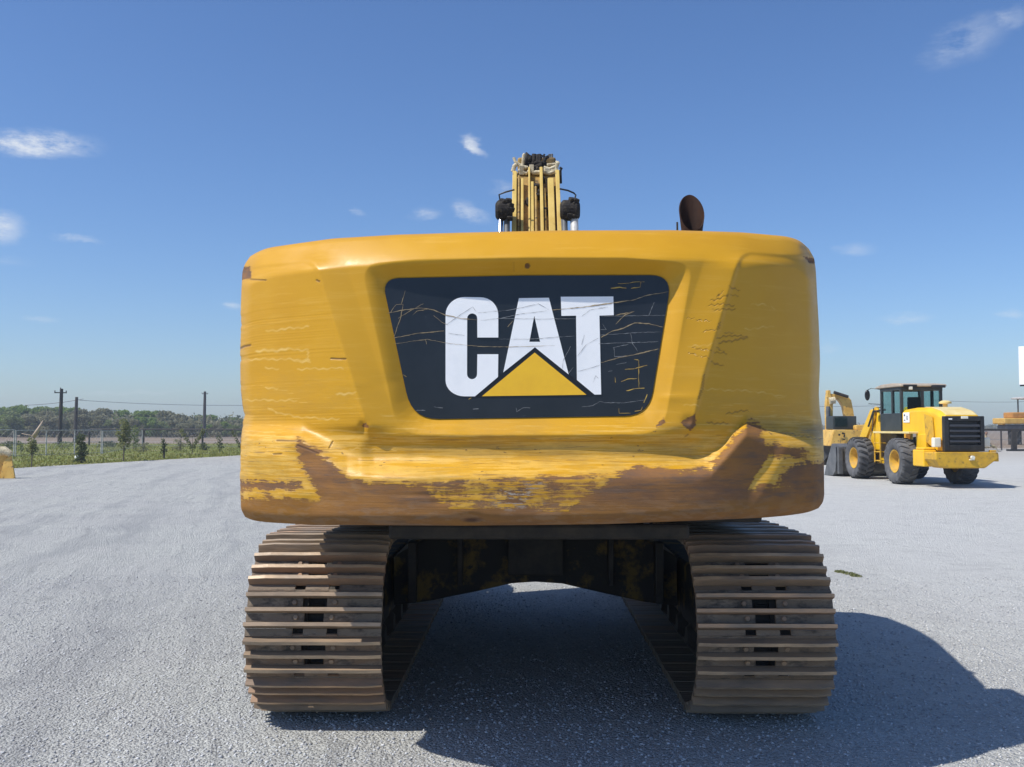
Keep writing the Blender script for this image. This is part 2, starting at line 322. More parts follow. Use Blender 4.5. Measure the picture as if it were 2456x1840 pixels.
# ------------------------------------------------------------------ mesh helpers
class MB:
    def __init__(s): s.v = []; s.f = []
    def add(s, vs, fs):
        o = len(s.v); s.v += [tuple(map(float, p)) for p in vs]; s.f += [tuple(o+i for i in q) for q in fs]; return s
    def box(s, c, d, rz=0, rx=0, ry=0, taper=(1, 1)):
        m = Matrix.Rotation(rz, 3, 'Z') @ Matrix.Rotation(ry, 3, 'Y') @ Matrix.Rotation(rx, 3, 'X'); V = []
        for z in (-.5, .5):
            k = taper if z > 0 else (1, 1)
            for x, y in ((-.5, -.5), (.5, -.5), (.5, .5), (-.5, .5)):
                V.append(Vector(c)+m @ Vector((x*d[0]*k[0], y*d[1]*k[1], z*d[2])))
        return s.add(V, [(3, 2, 1, 0), (4, 5, 6, 7), (0, 1, 5, 4), (1, 2, 6, 5), (2, 3, 7, 6), (3, 0, 4, 7)])
    def bb(s, x0, x1, y0, y1, z0, z1): return s.box(((x0+x1)/2, (y0+y1)/2, (z0+z1)/2), (x1-x0, y1-y0, z1-z0))
    def tube(s, pts, r, n=8, cap=True):
        pts = [Vector(p) for p in pts]; k = len(pts); rs = r if isinstance(r, (list, tuple)) else [r]*k
        V = []; up = None
        for i, p in enumerate(pts):
            d = (pts[min(i+1, k-1)]-pts[max(i-1, 0)]).normalized()
            if up is None: up = Vector((0, 0, 1)) if abs(d.z) < .9 else Vector((1, 0, 0))
            a = d.cross(up).normalized(); b = a.cross(d).normalized(); up = b
            for j in range(n):
                t = 2*PI*j/n; V.append(p+a*math.cos(t)*rs[i]+b*math.sin(t)*rs[i])
        F = [(i*n+j, i*n+(j+1) % n, (i+1)*n+(j+1) % n, (i+1)*n+j) for i in range(k-1) for j in range(n)]
        if cap: F += [tuple(range(n))[::-1], tuple((k-1)*n+j for j in range(n))]
        return s.add(V, F)
    def prism(s, poly, axis, a, b, holes=None):
        """poly: 2-D points; axis 'x': points are (y,z); 'y': (x,z); 'z': (x,y); extruded from a to b"""
        def P(q, t): return {'x': (t, q[0], q[1]), 'y': (q[0], t, q[1]), 'z': (q[0], q[1], t)}[axis]
        n = len(poly); V = [P(q, a) for q in poly]+[P(q, b) for q in poly]
        tri = geometry.tessellate_polygon([[Vector((q[0], q[1], 0)) for q in poly]])
        F = [tuple(t) for t in tri]+[tuple(n+i for i in t[::-1]) for t in tri]+[(i, (i+1) % n, n+(i+1) % n, n+i) for i in range(n)]
        return s.add(V, F)
    def lathe(s, prof, axis='x', c=(0, 0, 0), n=32):
        """prof: (radius, offset along axis)"""
        k = len(prof); V = []
        for r, o in prof:
            for j in range(n):
                t = 2*PI*j/n; p, q = r*math.cos(t), r*math.sin(t)
                V.append({'x': (c[0]+o, c[1]+p, c[2]+q), 'y': (c[0]+p, c[1]+o, c[2]+q), 'z': (c[0]+p, c[1]+q, c[2]+o)}[axis])
        return s.add(V, [(i*n+j, i*n+(j+1) % n, (i+1)*n+(j+1) % n, (i+1)*n+j) for i in range(k-1) for j in range(n)])
    def mesh(s, name, mat, smooth=False):
        me = bpy.data.meshes.new(name); me.from_pydata(s.v, [], s.f); me.validate()
        bm = bmesh.new(); bm.from_mesh(me); bmesh.ops.recalc_face_normals(bm, faces=bm.faces); bm.to_mesh(me); bm.free()
        if smooth: me.polygons.foreach_set('use_smooth', [True]*len(me.polygons))
        me.materials.append(mat if not isinstance(mat, str) else M[mat]); return me
    def build(s, name, mat, parent=None, smooth=False, bevel=0, loc=None, label=None, seg=2, auto=None):
        V = np.array(s.v); c = (V.min(0)+V.max(0))/2 if loc is None else np.array(loc, float)
        if loc is None: s.v = [tuple(p) for p in (V-c)]
        me = s.mesh(name, mat, smooth); o = bpy.data.objects.new(name, me); col.objects.link(o); o.location = c
        if parent: o.parent = parent
        if bevel:
            md = o.modifiers.new('bevel', 'BEVEL'); md.width = bevel; md.segments = seg; md.limit_method = 'ANGLE'; md.angle_limit = R(35)
        if auto: me.set_sharp_from_angle(angle=R(auto))
        if label: o['label'] = label
        return o
def empty(name, loc, label, cat, group=None, rz=0):
    o = bpy.data.objects.new(name, None); col.objects.link(o); o.location = loc; o.rotation_euler = (0, 0, rz); o['label'] = label; o['category'] = cat
    if group: o['group'] = group
    o.empty_display_size = .3; return o
def tag(o, label, cat, group=None):
    o['label'] = label; o['category'] = cat
    if group: o['group'] = group
    return o
def sub(name, parent, loc=(0, 0, 0), label=None):
    o = bpy.data.objects.new(name, None); col.objects.link(o); o.parent = parent; o.location = loc
    if label: o['label'] = label
    return o
def inst(o, parent, loc, rot=None, scale=None):
    c = o.copy(); col.objects.link(c); c.parent = parent; c.location = loc
    if rot is not None: c.rotation_euler = rot
    if scale: c.scale = scale
    return c
def copy_tree(o, parent=None):
    c = o.copy(); col.objects.link(c); c.parent = parent
    for ch in list(o.children): copy_tree(ch, c)
    return c
def structure(name, mb, mat): o = mb.build(name, mat, loc=(0, 0, 0)); o['kind'] = 'structure'; return o
def smooth01(t): t = np.clip(t, 0, 1); return t*t*(3-2*t)

# ------------------------------------------------------------------ the setting
g1 = MB(); g1.add([(-2500, -300, -.016), (2500, -300, -.016), (2500, 4500, -.016), (-2500, 4500, -.016)], [(0, 1, 2, 3)]); structure('ground', g1, 'field')
edge = lambda Y: -21+(Y-40)*.2286
ys = np.linspace(-60, 76, 60); ew = [edge(y)+.18*math.sin(y*1.3)+.1*math.sin(y*3.7+1) for y in ys]
g2 = MB(); n = len(ys); g2.add([(e, y, 0) for e, y in zip(ew, ys)]+[(140, y, 0) for y in ys], [(i, n+i, n+i+1, i+1) for i in range(n-1)]); structure('gravel_yard', g2, 'gravel')
g3 = MB(); g3.add([(-160, -60, -.008), (-6, -60, -.008), (-6, 98, -.008), (-160, 92, -.008)], [(0, 1, 2, 3)]); structure('grass_verge', g3, 'grass')
g4 = MB(); g4.add([(-190, 101, -.010), (-20, 107, -.010), (-20, 112, -.010), (-190, 108, -.010)], [(0, 1, 2, 3)]); structure('dirt_road', g4, 'road')

# loose stones of the yard near the camera
def pebbles():
    n = 52000; D = 3.4+7.6*rng.random(n)**1.35; X = (rng.random(n)-.5)*2*(D*.60+.3)
    s = (.0035+.0095*rng.random(n)**2.5)*(1+.35*(rng.random(n) < .03)*rng.random(n))
    base = np.array([(1, 0, 0), (0, 1, 0), (-1, 0, 0), (0, -1, 0), (0, 0, 1), (0, 0, -1)], float)
    V = base[None]*s[:, None, None]*(.65+.7*rng.random((n, 6, 1))); V[:, :, 2] *= .7
    a = rng.random(n)*2*PI; c_, s_ = np.cos(a)[:, None], np.sin(a)[:, None]
    x = V[:, :, 0]*c_-V[:, :, 1]*s_; y = V[:, :, 0]*s_+V[:, :, 1]*c_
    V = np.stack([x+X[:, None], y+D[:, None], V[:, :, 2]+s[:, None]*.15], -1).reshape(-1, 3)
    f = np.array([(0, 1, 4), (1, 2, 4), (2, 3, 4), (3, 0, 4), (1, 0, 5), (2, 1, 5), (3, 2, 5), (0, 3, 5)])
    F = (f[None]+6*np.arange(n)[:, None, None]).reshape(-1, 3)
    me = bpy.data.meshes.new('gravel_stones'); me.vertices.add(len(V)); me.vertices.foreach_set('co', V.ravel())
    me.loops.add(F.size); me.loops.foreach_set('vertex_index', F.ravel()); me.polygons.add(len(F)); me.polygons.foreach_set('loop_start', np.arange(0, F.size, 3)); me.update(calc_edges=True)
    me.materials.append(M['pebble']); o = bpy.data.objects.new('gravel_stones', me); col.objects.link(o)
    tag(o, 'loose crushed grey stones scattered over the gravel yard', 'gravel'); o['kind'] = 'stuff'
pebbles()

# ================================================================== THE EXCAVATOR
EX = .07
ex = empty('excavator', (EX, 7.8, 0), 'large yellow crawler excavator seen from behind with scraped, rusted counterweight', 'excavator')
def P(mb, name, mat, parent=None, off=None, **k):
    """build a mesh given in world coordinates as a child of the excavator (or of a part whose world origin is off)"""
    o = mb.build(name, mat, parent or ex, **k)
    o.location = Vector(o.location)-Vector(off if off is not None else ex.location); return o

def catmull(pts, n):
    pts = np.array(pts, float); seg = np.hypot(*np.diff(pts, axis=0).T); s = np.r_[0, np.cumsum(seg)]; s /= s[-1]
    t = np.linspace(0, 1, n); q = np.stack([np.interp(t, s, pts[:, 0]), np.interp(t, s, pts[:, 1])], 1)
    k = max(3, n//60) | 1; ker = np.ones(k)/k
    for _ in range(2):
        pad = np.concatenate([2*q[0]-q[1:k][::-1], q, 2*q[-1]-q[-k:-1][::-1]]) if k > 1 else q
        sm = np.stack([np.convolve(pad[:, i], ker, 'same') for i in (0, 1)], 1)[k-1:k-1+n]; q2 = sm; q2[0] = q[0]; q2[-1] = q[-1]; q = q2
    return q
def sdf(px, py, poly):
    """signed distance, positive inside"""
    poly = np.array(poly, float); d = np.full(px.shape, 1e9); ins = np.zeros(px.shape, bool)
    for i in range(len(poly)):
        a, b = poly[i], poly[(i+1) % len(poly)]; e = b-a
        t = np.clip(((px-a[0])*e[0]+(py-a[1])*e[1])/(e @ e+1e-9), 0, 1)
        d = np.minimum(d, np.hypot(px-a[0]-t*e[0], py-a[1]-t*e[1]))
        c = ((a[1] > py) != (b[1] > py)) & (px < (b[0]-a[0])*(py-a[1])/((b[1]-a[1]) if b[1] != a[1] else 1e-9)+a[0]); ins ^= c
    return np.where(ins, d, -d)
def dpoly(px, py, pts):
    d = np.full(px.shape, 1e9)
    for a, b in zip(pts[:-1], pts[1:]):
        a, b = np.array(a, float), np.array(b, float); e = b-a
        t = np.clip(((px-a[0])*e[0]+(py-a[1])*e[1])/(e @ e+1e-9), 0, 1); d = np.minimum(d, np.hypot(px-a[0]-t*e[0], py-a[1]-t*e[1]))
    return d
def rounded(poly, r, n=7):
    out = []; m = len(poly)
    for i in range(m):
        p0, p, p1 = (np.array(poly[(i+k) % m], float) for k in (-1, 0, 1)); rr = r[i] if isinstance(r, (list, tuple)) else r
        a, b = p0-p, p1-p; la, lb = np.linalg.norm(a), np.linalg.norm(b); k = min(rr, la*.48, lb*.48)
        if k < 1: out.append(tuple(p)); continue
        A, B = p+a/la*k, p+b/lb*k
        for j in range(n+1):
            t = j/n; out.append(tuple((1-t)**2*A+2*t*(1-t)*p+t*t*B))
    return out
# outlines measured on the sheet of the rear face
OUT = rounded([(866, 634), (1000, 622), (1270, 617), (1500, 618), (1662, 632), (1590, 1041), (1264, 1044), (955, 1043)], [48, 0, 0, 0, 42, 60, 0, 62])
INN = rounded([(916, 668), (1260, 661), (1612, 660), (1556, 997), (1264, 1002), (988, 1006)], [42, 0, 52, 58, 0, 66])
FD = 4.482; FZ0 = gz(1004, FD); FK = .03
def floor_at(px, py, off=0.):
    """on the slightly tilted floor plane of the recess: y = FD - off + FK*(z-FZ0)"""
    d = ray(px, py); t = (FD-off+FK*(CZ-FZ0))/(d[..., 1]-FK*d[..., 2]); return np.array([0, 0, CZ])+d*t[..., None]

def counterweight():
    nu, nv = 620, 330
    Lc = catmull([(588, 1240), (578, 1222), (576, 1192), (577, 1083), (584, 1018), (587, 996), (580, 931), (578, 801), (580, 700), (582, 650), (588, 632), (600, 615)], nv)
    Tc = catmull([(600, 615), (620, 603), (644, 594), (720, 583), (799, 572), (950, 563), (1110, 558), (1332, 553), (1610, 552), (1776, 557), (1887, 567), (1918, 576), (1940, 597)], nu)
    Rc = catmull([(1963, 1219), (1974, 1205), (1977, 1188), (1976, 1100), (1974, 1032), (1966, 980), (1964, 944), (1967, 866), (1964, 780), (1960, 710), (1957, 650), (1953, 620), (1940, 597)], nv)
    Bc = catmull([(588, 1240), (603, 1248), (640, 1253), (747, 1259), (1100, 1261), (1332, 1259), (1461, 1257), (1635, 1250), (1829, 1242), (1887, 1237), (1940, 1229), (1963, 1219)], nu)
    wob = np.cumsum(rng.normal(0, .55, nv)); wob -= np.linspace(wob[0], wob[-1], nv); Lc[:, 0] += np.clip(wob, -3, 3)*np.sin(np.linspace(0, PI, nv))
    u = np.linspace(0, 1, nu)[None, :, None]; v = np.linspace(0, 1, nv)[:, None, None]
    P2 = (1-v)*Bc[None]+v*Tc[None]+(1-u)*Lc[:, None]+u*Rc[:, None]-((1-u)*(1-v)*Bc[0]+u*(1-v)*Bc[-1]+(1-u)*v*Tc[0]+u*v*Tc[-1])
    px, py = P2[..., 0], P2[..., 1]
    U = (px-1277)/700; D = 4.42+.42*np.abs(U)**3.8
    # rolled top shoulder
    ytop = np.interp(px, Tc[:, 0], Tc[:, 1]); ty = py-ytop
    D += .135*np.clip(1-ty/72, 0, 1)**1.35+.03*np.clip(1-ty/9, 0, 1)**2
    # rolled ends and lower lip
    xl = np.interp(-py, -Lc[:, 1], Lc[:, 0]); xr = np.interp(-py, -Rc[:, 1], Rc[:, 0])
    D += .07*np.clip(1-(px-xl)/26, 0, 1)**2+.07*np.clip(1-(xr-px)/26, 0, 1)**2
    yb = np.interp(px, Bc[:, 0], Bc[:, 1]); D += .06*np.clip(1-(yb-py)/26, 0, 1)**2
    # side panels turn outwards from a ridge; between ridge and recess the face is slightly hollow
    eL = np.interp(py, [560, 653, 1027, 1100], [733, 762, 881, 905]); eR = np.interp(py, [560, 643, 763, 897, 987, 1060], [1790, 1767, 1729, 1689, 1669, 1645])
    fade = smooth01((py-600)/48)*smooth01((1050-py)/34)
    riseL = np.where(px > eL, np.clip(1-(px-eL)/75, 0, 1)**1.25, 1-(eL-px)/150); riseR = np.where(px < eR, np.clip(1-(eR-px)/85, 0, 1)**1.25, 1-(px-eR)/105)
    D -= .036*fade*riseL+.040*fade*riseR
    cL = sdf(px, py, rounded([(540, 646), (755, 621), (905, 1100), (540, 1100)], [0, 34, 0, 0])); tL = smooth01(cL/9)
    cR = sdf(px, py, rounded([(1776, 602), (2010, 620), (2010, 1100), (1632, 1100), (1669, 987), (1689, 897), (1729, 763)], [34, 0, 0, 0, 0, 0, 0])); tR = smooth01(cR/9)
    D += .010*tL*smooth01((1060-py)/30)+.012*tR*smooth01((1040-py)/30)
    # band under the recess falls back, then the base swells out
    S = np.interp(px, [577, 725, 800, 860, 1690, 1735, 1790, 1830, 1977], [1006, 1010, 1052, 1090, 1090, 1055, 988, 992, 1004])
    E = np.interp(px, [577, 705, 722, 832, 1702, 1790, 1830, 1977], [1066, 1066, 1070, 1150, 1148, 1048, 1070, 1084])
    D += .022*smooth01((py-1040)/30)*smooth01((px-860)/40)*smooth01((1700-px)/40)*smooth01((1165-py)/60)
    D -= (.085+.0*px)*smooth01((py-S)/(E-S))
    wl_ = smooth01((np.interp(py, [1060, 1100, 1187, 1260], [700, 712, 755, 775])-px)/40)*smooth01((py-1060)/40)*smooth01((1245-py)/60)
    wr_ = smooth01((px-np.interp(py, [1040, 1098, 1170, 1260], [1862, 1845, 1800, 1780]))/40)*smooth01((py-1040)/40)*smooth01((1240-py)/60)
    D -= .022*wl_+.022*wr_
    # dents and unevenness
    X0, Z0 = px/500, py/500
    low = (py-880)/380; rough = smooth01(low)
    K = np.array([1, 2, 3, 2, 1.])/9; Dp = np.pad(D, 2, mode='edge'); Dp = sum(K[i]*Dp[i:i+D.shape[0], :] for i in range(5)); Ds = sum(K[i]*Dp[:, i:i+D.shape[1]] for i in range(5))
    inner = np.clip(np.minimum(np.minimum(px-xl, xr-px), np.minimum(ty, yb-py))/14-.4, 0, 1); D = D*(1-inner)+Ds*inner
    dent = np.zeros_like(px)
    for k in range(60):
        cx, cy = rng.uniform(580, 1975), rng.uniform(900, 1255); w, h = rng.uniform(12, 90), rng.uniform(5, 26)
        dent += rng.uniform(-.006, .004)*np.exp(-((px-cx)/w)**2-((py-cy)/h)**2)
    for (cx, cy, w, h, a) in ((1130, 1246, 26, 10, -.03), (583, 655, 14, 16, -.03), (1950, 622, 20, 8, -.03), (872, 1022, 10, 12, -.015), (1655, 1012, 18, 16, -.012), (700, 1040, 60, 14, -.006), (1850, 1000, 70, 20, -.01), (1900, 860, 90, 60, -.006)):
        dent += a*np.exp(-((px-cx)/w)**2-((py-cy)/h)**2)
    D -= dent
    base = D
    # the framed recess round the decal
    do = sdf(px, py, OUT); di = sdf(px, py, INN)
    t = np.where(do <= 0, 0, np.where(di >= 0, 1, do/(do-di+1e-6)))
    t = smooth01(t)*.15+t*.85
    fl = floor_at(px, py)[..., 1]
    D = base*(1-t)+fl*t
    V = at(px, py, D)
    # skirts: top, ends and underside run forward and close at the front
    vid = np.arange(nu*nv).reshape(nv, nu)
    loop = np.concatenate([vid[0, :], vid[1:, -1], vid[-1, -2::-1], vid[-2:0:-1, 0]])
    Vf = V.reshape(-1, 3); cen = np.array([.03, 0, 1.95]); rings = []; prev = Vf[loop]
    for dy, sc_ in ((.03, .992), (.08, .985), (.5, .975), (.95, .965)):
        q = Vf[loop].copy(); q[:, 0] = cen[0]+(q[:, 0]-cen[0])*sc_; q[:, 2] = cen[2]+(q[:, 2]-cen[2])*sc_
        q[:, 1] = (q[:, 1]+dy) if dy < .3 else np.maximum(q[:, 1]+.12, 4.62+dy); rings.append(q)
    allV = np.concatenate([Vf]+rings); F = []
    a = vid[:-1, :-1].ravel(); b = vid[:-1, 1:].ravel(); c = vid[1:, 1:].ravel(); d = vid[1:, :-1].ravel(); quads = [np.stack([a, b, c, d], 1)]
    cur = loop; off = nu*nv; m = len(loop)
    for k in range(len(rings)):
        nx = off+k*m+np.arange(m); quads.append(np.stack([np.roll(cur, -1), cur, nx, np.roll(nx, -1)], 1)); cur = nx
    Q = np.concatenate(quads)
    me = bpy.data.meshes.new('counterweight'); me.from_pydata((allV-np.array(ex.location)).tolist(), [], Q.tolist()+[tuple(int(i) for i in cur[::-1])])
    me.polygons.foreach_set('use_smooth', [True]*len(me.polygons)); me.materials.append(M['cw'])
    # wear
    def soft(poly, w=26): return np.clip(.5+sdf(px, py, poly)/(2*w), 0, 1)
    rust = np.zeros_like(px)
    add = [[(719, 1055), (760, 1085), (800, 1112), (830, 1148), (900, 1165), (900, 1300), (740, 1300), (760, 1200), (742, 1150), (712, 1100), (706, 1072)],
           [(540, 1192), (760, 1196), (870, 1160), (1010, 1160), (1100, 1240), (1120, 1300), (540, 1300)],
           [(560, 1150), (720, 1158), (728, 1172), (560, 1176)],
           [(1060, 1222), (1250, 1212), (1360, 1228), (1385, 1200), (1420, 1178), (1470, 1146), (1530, 1121), (1707, 1127), (1729, 1089), (1778, 1027), (1796, 1009), (1828, 1024), (1822, 1053), (1850, 1084), (1805, 1172), (1990, 1150), (1990, 1300), (1060, 1300)],
           [(1836, 1068), (1925, 1078), (1932, 1098), (1845, 1094)], [(1885, 1118), (1990, 1108), (1990, 1190), (1860, 1165)],
           [(1632, 1012), (1668, 992), (1668, 1022), (1655, 1032)], [(1575, 1022), (1592, 1004), (1594, 1014)], [(575, 640), (600, 640), (602, 668), (575, 672)],
           [(1926, 613), (1965, 622), (1965, 636), (1940, 628)], [(868, 1016), (878, 1014), (884, 1028), (872, 1026)]]
    rust = np.maximum(rust, .94*(.5+.02)*smooth01(sdf(px, py, [(985, 1152), (1500, 1128), (1420, 1240), (985, 1240)])/30+.6))
    for i, p in enumerate(add): rust = np.maximum(rust, soft(p, 26 if i < 6 else 7))
    # paint that is left inside the bare zones
    keep = [[(1840, 1098), (1885, 1096), (1866, 1130), (1824, 1164), (1796, 1172), (1812, 1140)], [(610, 1176), (752, 1180), (756, 1193), (700, 1190)]]
    for i, p in enumerate(keep): rust = np.minimum(rust, 1-soft(p, (10, 7)[i]))
    edgeL = np.clip(1-(px-xl)/10, 0, 1)*.34*(py > 600); rust = np.maximum(rust, edgeL)
    orange = np.maximum(np.clip((1010-px)/260, 0, 1)*smooth01((py-1150)/60)*.95, smooth01((px-1690)/60)*smooth01((py-1185)/30)*.65)
    orange = np.maximum(orange, .5*soft([(1720, 1100), (1780, 1030), (1825, 1030), (1810, 1070), (1740, 1140)], 20)); orange = np.maximum(orange, .45*smooth01((py-1185)/40))
    scuff = smooth01((py-985)/90)*.8+.25*smooth01((py-780)/180); scuff = np.maximum(scuff, .5*smooth01((px-1640)/60)*smooth01((py-900)/90))
    scuff = np.maximum(scuff, .95*soft([(1690, 985), (1980, 985), (1980, 1150), (1760, 1130)], 40)); scuff = np.maximum(scuff, .4*smooth01((905-px)/60)*smooth01((py-820)/120))
    scuff = np.clip(scuff*smooth01((py-640)/160), 0, 1); scuff = np.maximum(scuff, .35*np.clip(1-(px-xl)/30, 0, 1)*(py > 620))
    c7 = lambda L: [(1260+.4466*x, 540+.4466*y) for x, y in L]; c6 = lambda L: [(560+.4345*x, 540+.4345*y) for x, y in L]
    dk = np.zeros_like(px); lt = np.zeros_like(px)
    for w, L in [(2.2, [(1000, 405), (1060, 392), (1090, 375)]), (1.6, [(990, 432), (1050, 425), (1120, 430)]), (1.6, [(1030, 385), (1062, 358)]), (1.8, [(1100, 330), (1150, 352)]), (1.7, [(1105, 370), (1140, 380)]),
                 (1.5, [(1010, 456), (1130, 450)]), (1.8, [(1030, 606), (1110, 590), (1190, 600)]), (2.8, [(1040, 632), (1120, 618), (1195, 604)]), (1.3, [(1070, 580), (1120, 574)]), (2.0, [(1045, 520), (1036, 560)]),
                 (2.0, [(1030, 655), (1072, 690)]), (2.0, [(1000, 733), (1062, 756)]), (1.2, [(960, 572), (1030, 560)]), (1.2, [(900, 660), (1080, 690)]), (1.0, [(870, 500), (1000, 520)]), (1.0, [(880, 690), (990, 715)]),
                 (2.4, [(975, 1060), (1090, 1066)]), (2.0, [(1080, 1010), (1195, 995)]), (2.0, [(1110, 1135), (1165, 1070), (1240, 1062)]), (1.5, [(1290, 1100), (1480, 1130), (1600, 1150)]), (3, [(858, 1128), (876, 1128)]), (2.2, [(960, 800), (950, 880), (930, 930)])]:
        dk = np.maximum(dk, np.clip(1.3-dpoly(px+2*np.sin(py*.9), py+1.6*np.sin(px*.45)+1.1*np.sin(px*.16), c7(L))/(w*.85), 0, 1)*.5)
    for w, L in [(2.2, [(540, 738), (620, 740)]), (1.8, [(95, 300), (180, 305)]), (2.2, [(240, 1190), (370, 1192)]), (2.2, [(350, 1215), (470, 1260)]), (2.0, [(220, 1265), (265, 1263)]), (2.0, [(530, 1230), (548, 1195)]), (3, [(40, 680), (60, 670), (92, 664)]), (2.4, [(460, 305), (474, 312)])]:
        dk = np.maximum(dk, np.clip(1.3-dpoly(px, py, c6(L))/w, 0, 1)*.75)
    PX, PY = px, py; px, py = PX+2*np.sin(PY*.8), PY+1.5*np.sin(PX*.31)+1.2*np.sin(PX*.11+1)
    for w, L in [(2.6, [(130, 697), (215, 692), (300, 686)]), (1.3, [(50, 741), (240, 740), (420, 745)]), (2, [(340, 748), (420, 755)]), (1.4, [(190, 1010), (260, 1040), (350, 1058), (580, 1075)]), (2, [(570, 935), (670, 925)]),
                 (1.4, [(180, 900), (240, 900)]), (1.2, [(60, 965), (350, 970)]), (1.3, [(350, 795), (600, 790)]), (1.6, [(180, 585), (410, 560)]), (1.4, [(300, 685), (410, 690), (412, 740)]), (1.2, [(640, 1235), (900, 1240)]), (1.3, [(180, 790), (245, 792)]),
                 (4, [(860, 1500), (872, 1460)]), (5, [(1270, 1590), (1330, 1580)])]:
        lt = np.maximum(lt, np.clip(1.3-dpoly(px, py, c6(L))/(w*1.3), 0, 1)*(.30+.3*np.sin(px*.07+py*.2)**2))
    for w, L in [(1.2, [(1215, 422), (1280, 428), (1340, 446)]), (1.2, [(1180, 560), (1335, 544)]), (1.5, [(850, 965), (930, 970)]), (1.2, [(870, 655), (1000, 640)]), (1.3, [(940, 880), (1200, 890), (1400, 920)]), (2, [(1225, 1203), (1310, 1203)]), (1.6, [(1300, 1392), (1410, 1390)])]:
        lt = np.maximum(lt, np.clip(1.3-dpoly(px, py, c7(L))/w, 0, 1)*(.2+.35*np.sin(px*.08)**2))
    px, py = PX, PY
    bolt = np.hypot(px-1265, py-638); dk = np.maximum(dk, np.clip(7-bolt, 0, 1)*.9); dk = np.maximum(dk, np.clip(1.2-dpoly(px, py, [(1232, 628), (1232, 652)])/1.2, 0, 1)*.5)
    dk = np.maximum(dk, np.clip(1.4-np.hypot((px-1132)/22, (py-1247)/5), 0, 1))
    gy = np.clip(soft([(1190, 1170), (1290, 1165), (1285, 1205), (1200, 1205)], 26)+.10*soft([(560, 1205), (1990, 1205), (1990, 1300), (560, 1300)], 40), 0, 1)
    for nm, ch in (('wear', (rust, orange, scuff)), ('marks', (dk, lt, gy))):
        arr = np.zeros((len(allV), 4), np.float32); arr[:, 3] = 1
        for i, q in enumerate(ch):
            arr[:nu*nv, i] = q.ravel()
            for k in range(len(rings)): arr[off+k*m:off+(k+1)*m, i] = q.ravel()[loop] if nm == 'wear' else 0
        at_ = me.attributes.new(nm, 'FLOAT_COLOR', 'POINT'); at_.data.foreach_set('color', arr.ravel())
    o = bpy.data.objects.new('counterweight', me); col.objects.link(o); o.parent = ex
    o['label'] = 'scraped yellow counterweight with bare rusty lower edge'
counterweight()

# decal, letters and scratches, all on the tilted floor of the recess
exl = np.array(ex.location)
def flat_piece(name, poly, off, thick, mat, parent, hole=None):
    pts = floor_at(np.array([p[0] for p in poly]), np.array([p[1] for p in poly]), off)
    loops = [poly]+([hole] if hole else [])
    allp = [p for l in loops for p in l]
    tri = geometry.tessellate_polygon([[Vector((p[0], p[1], 0)) for p in l] for l in loops])
    Pf = floor_at(np.array([p[0] for p in allp]), np.array([p[1] for p in allp]), off); Pb = Pf+np.array([0, thick, 0]); n = len(allp)
    mb = MB(); F = [tuple(t) for t in tri]; s = 0
    for l in loops:
        k = len(l); F += [(s+i, s+(i+1) % k, n+s+(i+1) % k, n+s+i) for i in range(k)]; s += k
    mb.add(list(Pf)+list(Pb), F)
    V = np.array(mb.v); c = (V.min(0)+V.max(0))/2; pw = PW[parent.name]
    o = mb.build(name, mat, parent); o.location = Vector(c-pw); return o, c
PW = {ex.name: exl}
dec, dc = flat_piece('decal_panel', INN, .006, .005, 'decal', ex); PW[dec.name] = dc; dec['label'] = 'scratched black decal panel with white letters'
k1 = lambda L: [(900+.33454*x, 640+.33454*y) for x, y in L]
def arc(cx, cy, rx, ry, a0, a1, n=8): return [(cx+rx*math.cos(R(a0+(a1-a0)*i/n)), cy-ry*math.sin(R(a0+(a1-a0)*i/n))) for i in range(n+1)]
Cc = arc(640, 345, 136, 128, 180, 90)+arc(755, 345, 127, 126, 90, 0)+[(882, 507), (732, 507)]+arc(695, 368, 36, 34, 0, 180)+arc(694, 770, 36, 36, 180, 360)+[(732, 627), (882, 627), (880, 790), (715, 929)]+arc(640, 815, 136, 114, 270, 180)
flat_piece('logo_border', k1([(1143, 572), (1578, 916), (1530, 930), (1515, 926), (765, 936), (708, 936), (700, 930)]), .0075, .0015, 'decal_border', dec)
flat_piece('letter', k1(Cc), .0105, .004, 'white', dec)
flat_piece('letter', k1([(1030, 225), (1245, 222), (1387, 772), (1145, 577), (918, 757)]), .0105, .004, 'white', dec, hole=k1([(1140, 350), (1105, 538), (1182, 538)]))
flat_piece('letter', k1([(1330, 215), (1707, 213), (1710, 347), (1607, 350), (1620, 916), (1572, 916), (1446, 812), (1440, 350), (1335, 352)]), .0105, .004, 'white', dec)
flat_piece('logo_triangle', k1([(1143, 615), (1515, 918), (765, 928)]), .0105, .003, 'logo_yellow', dec)
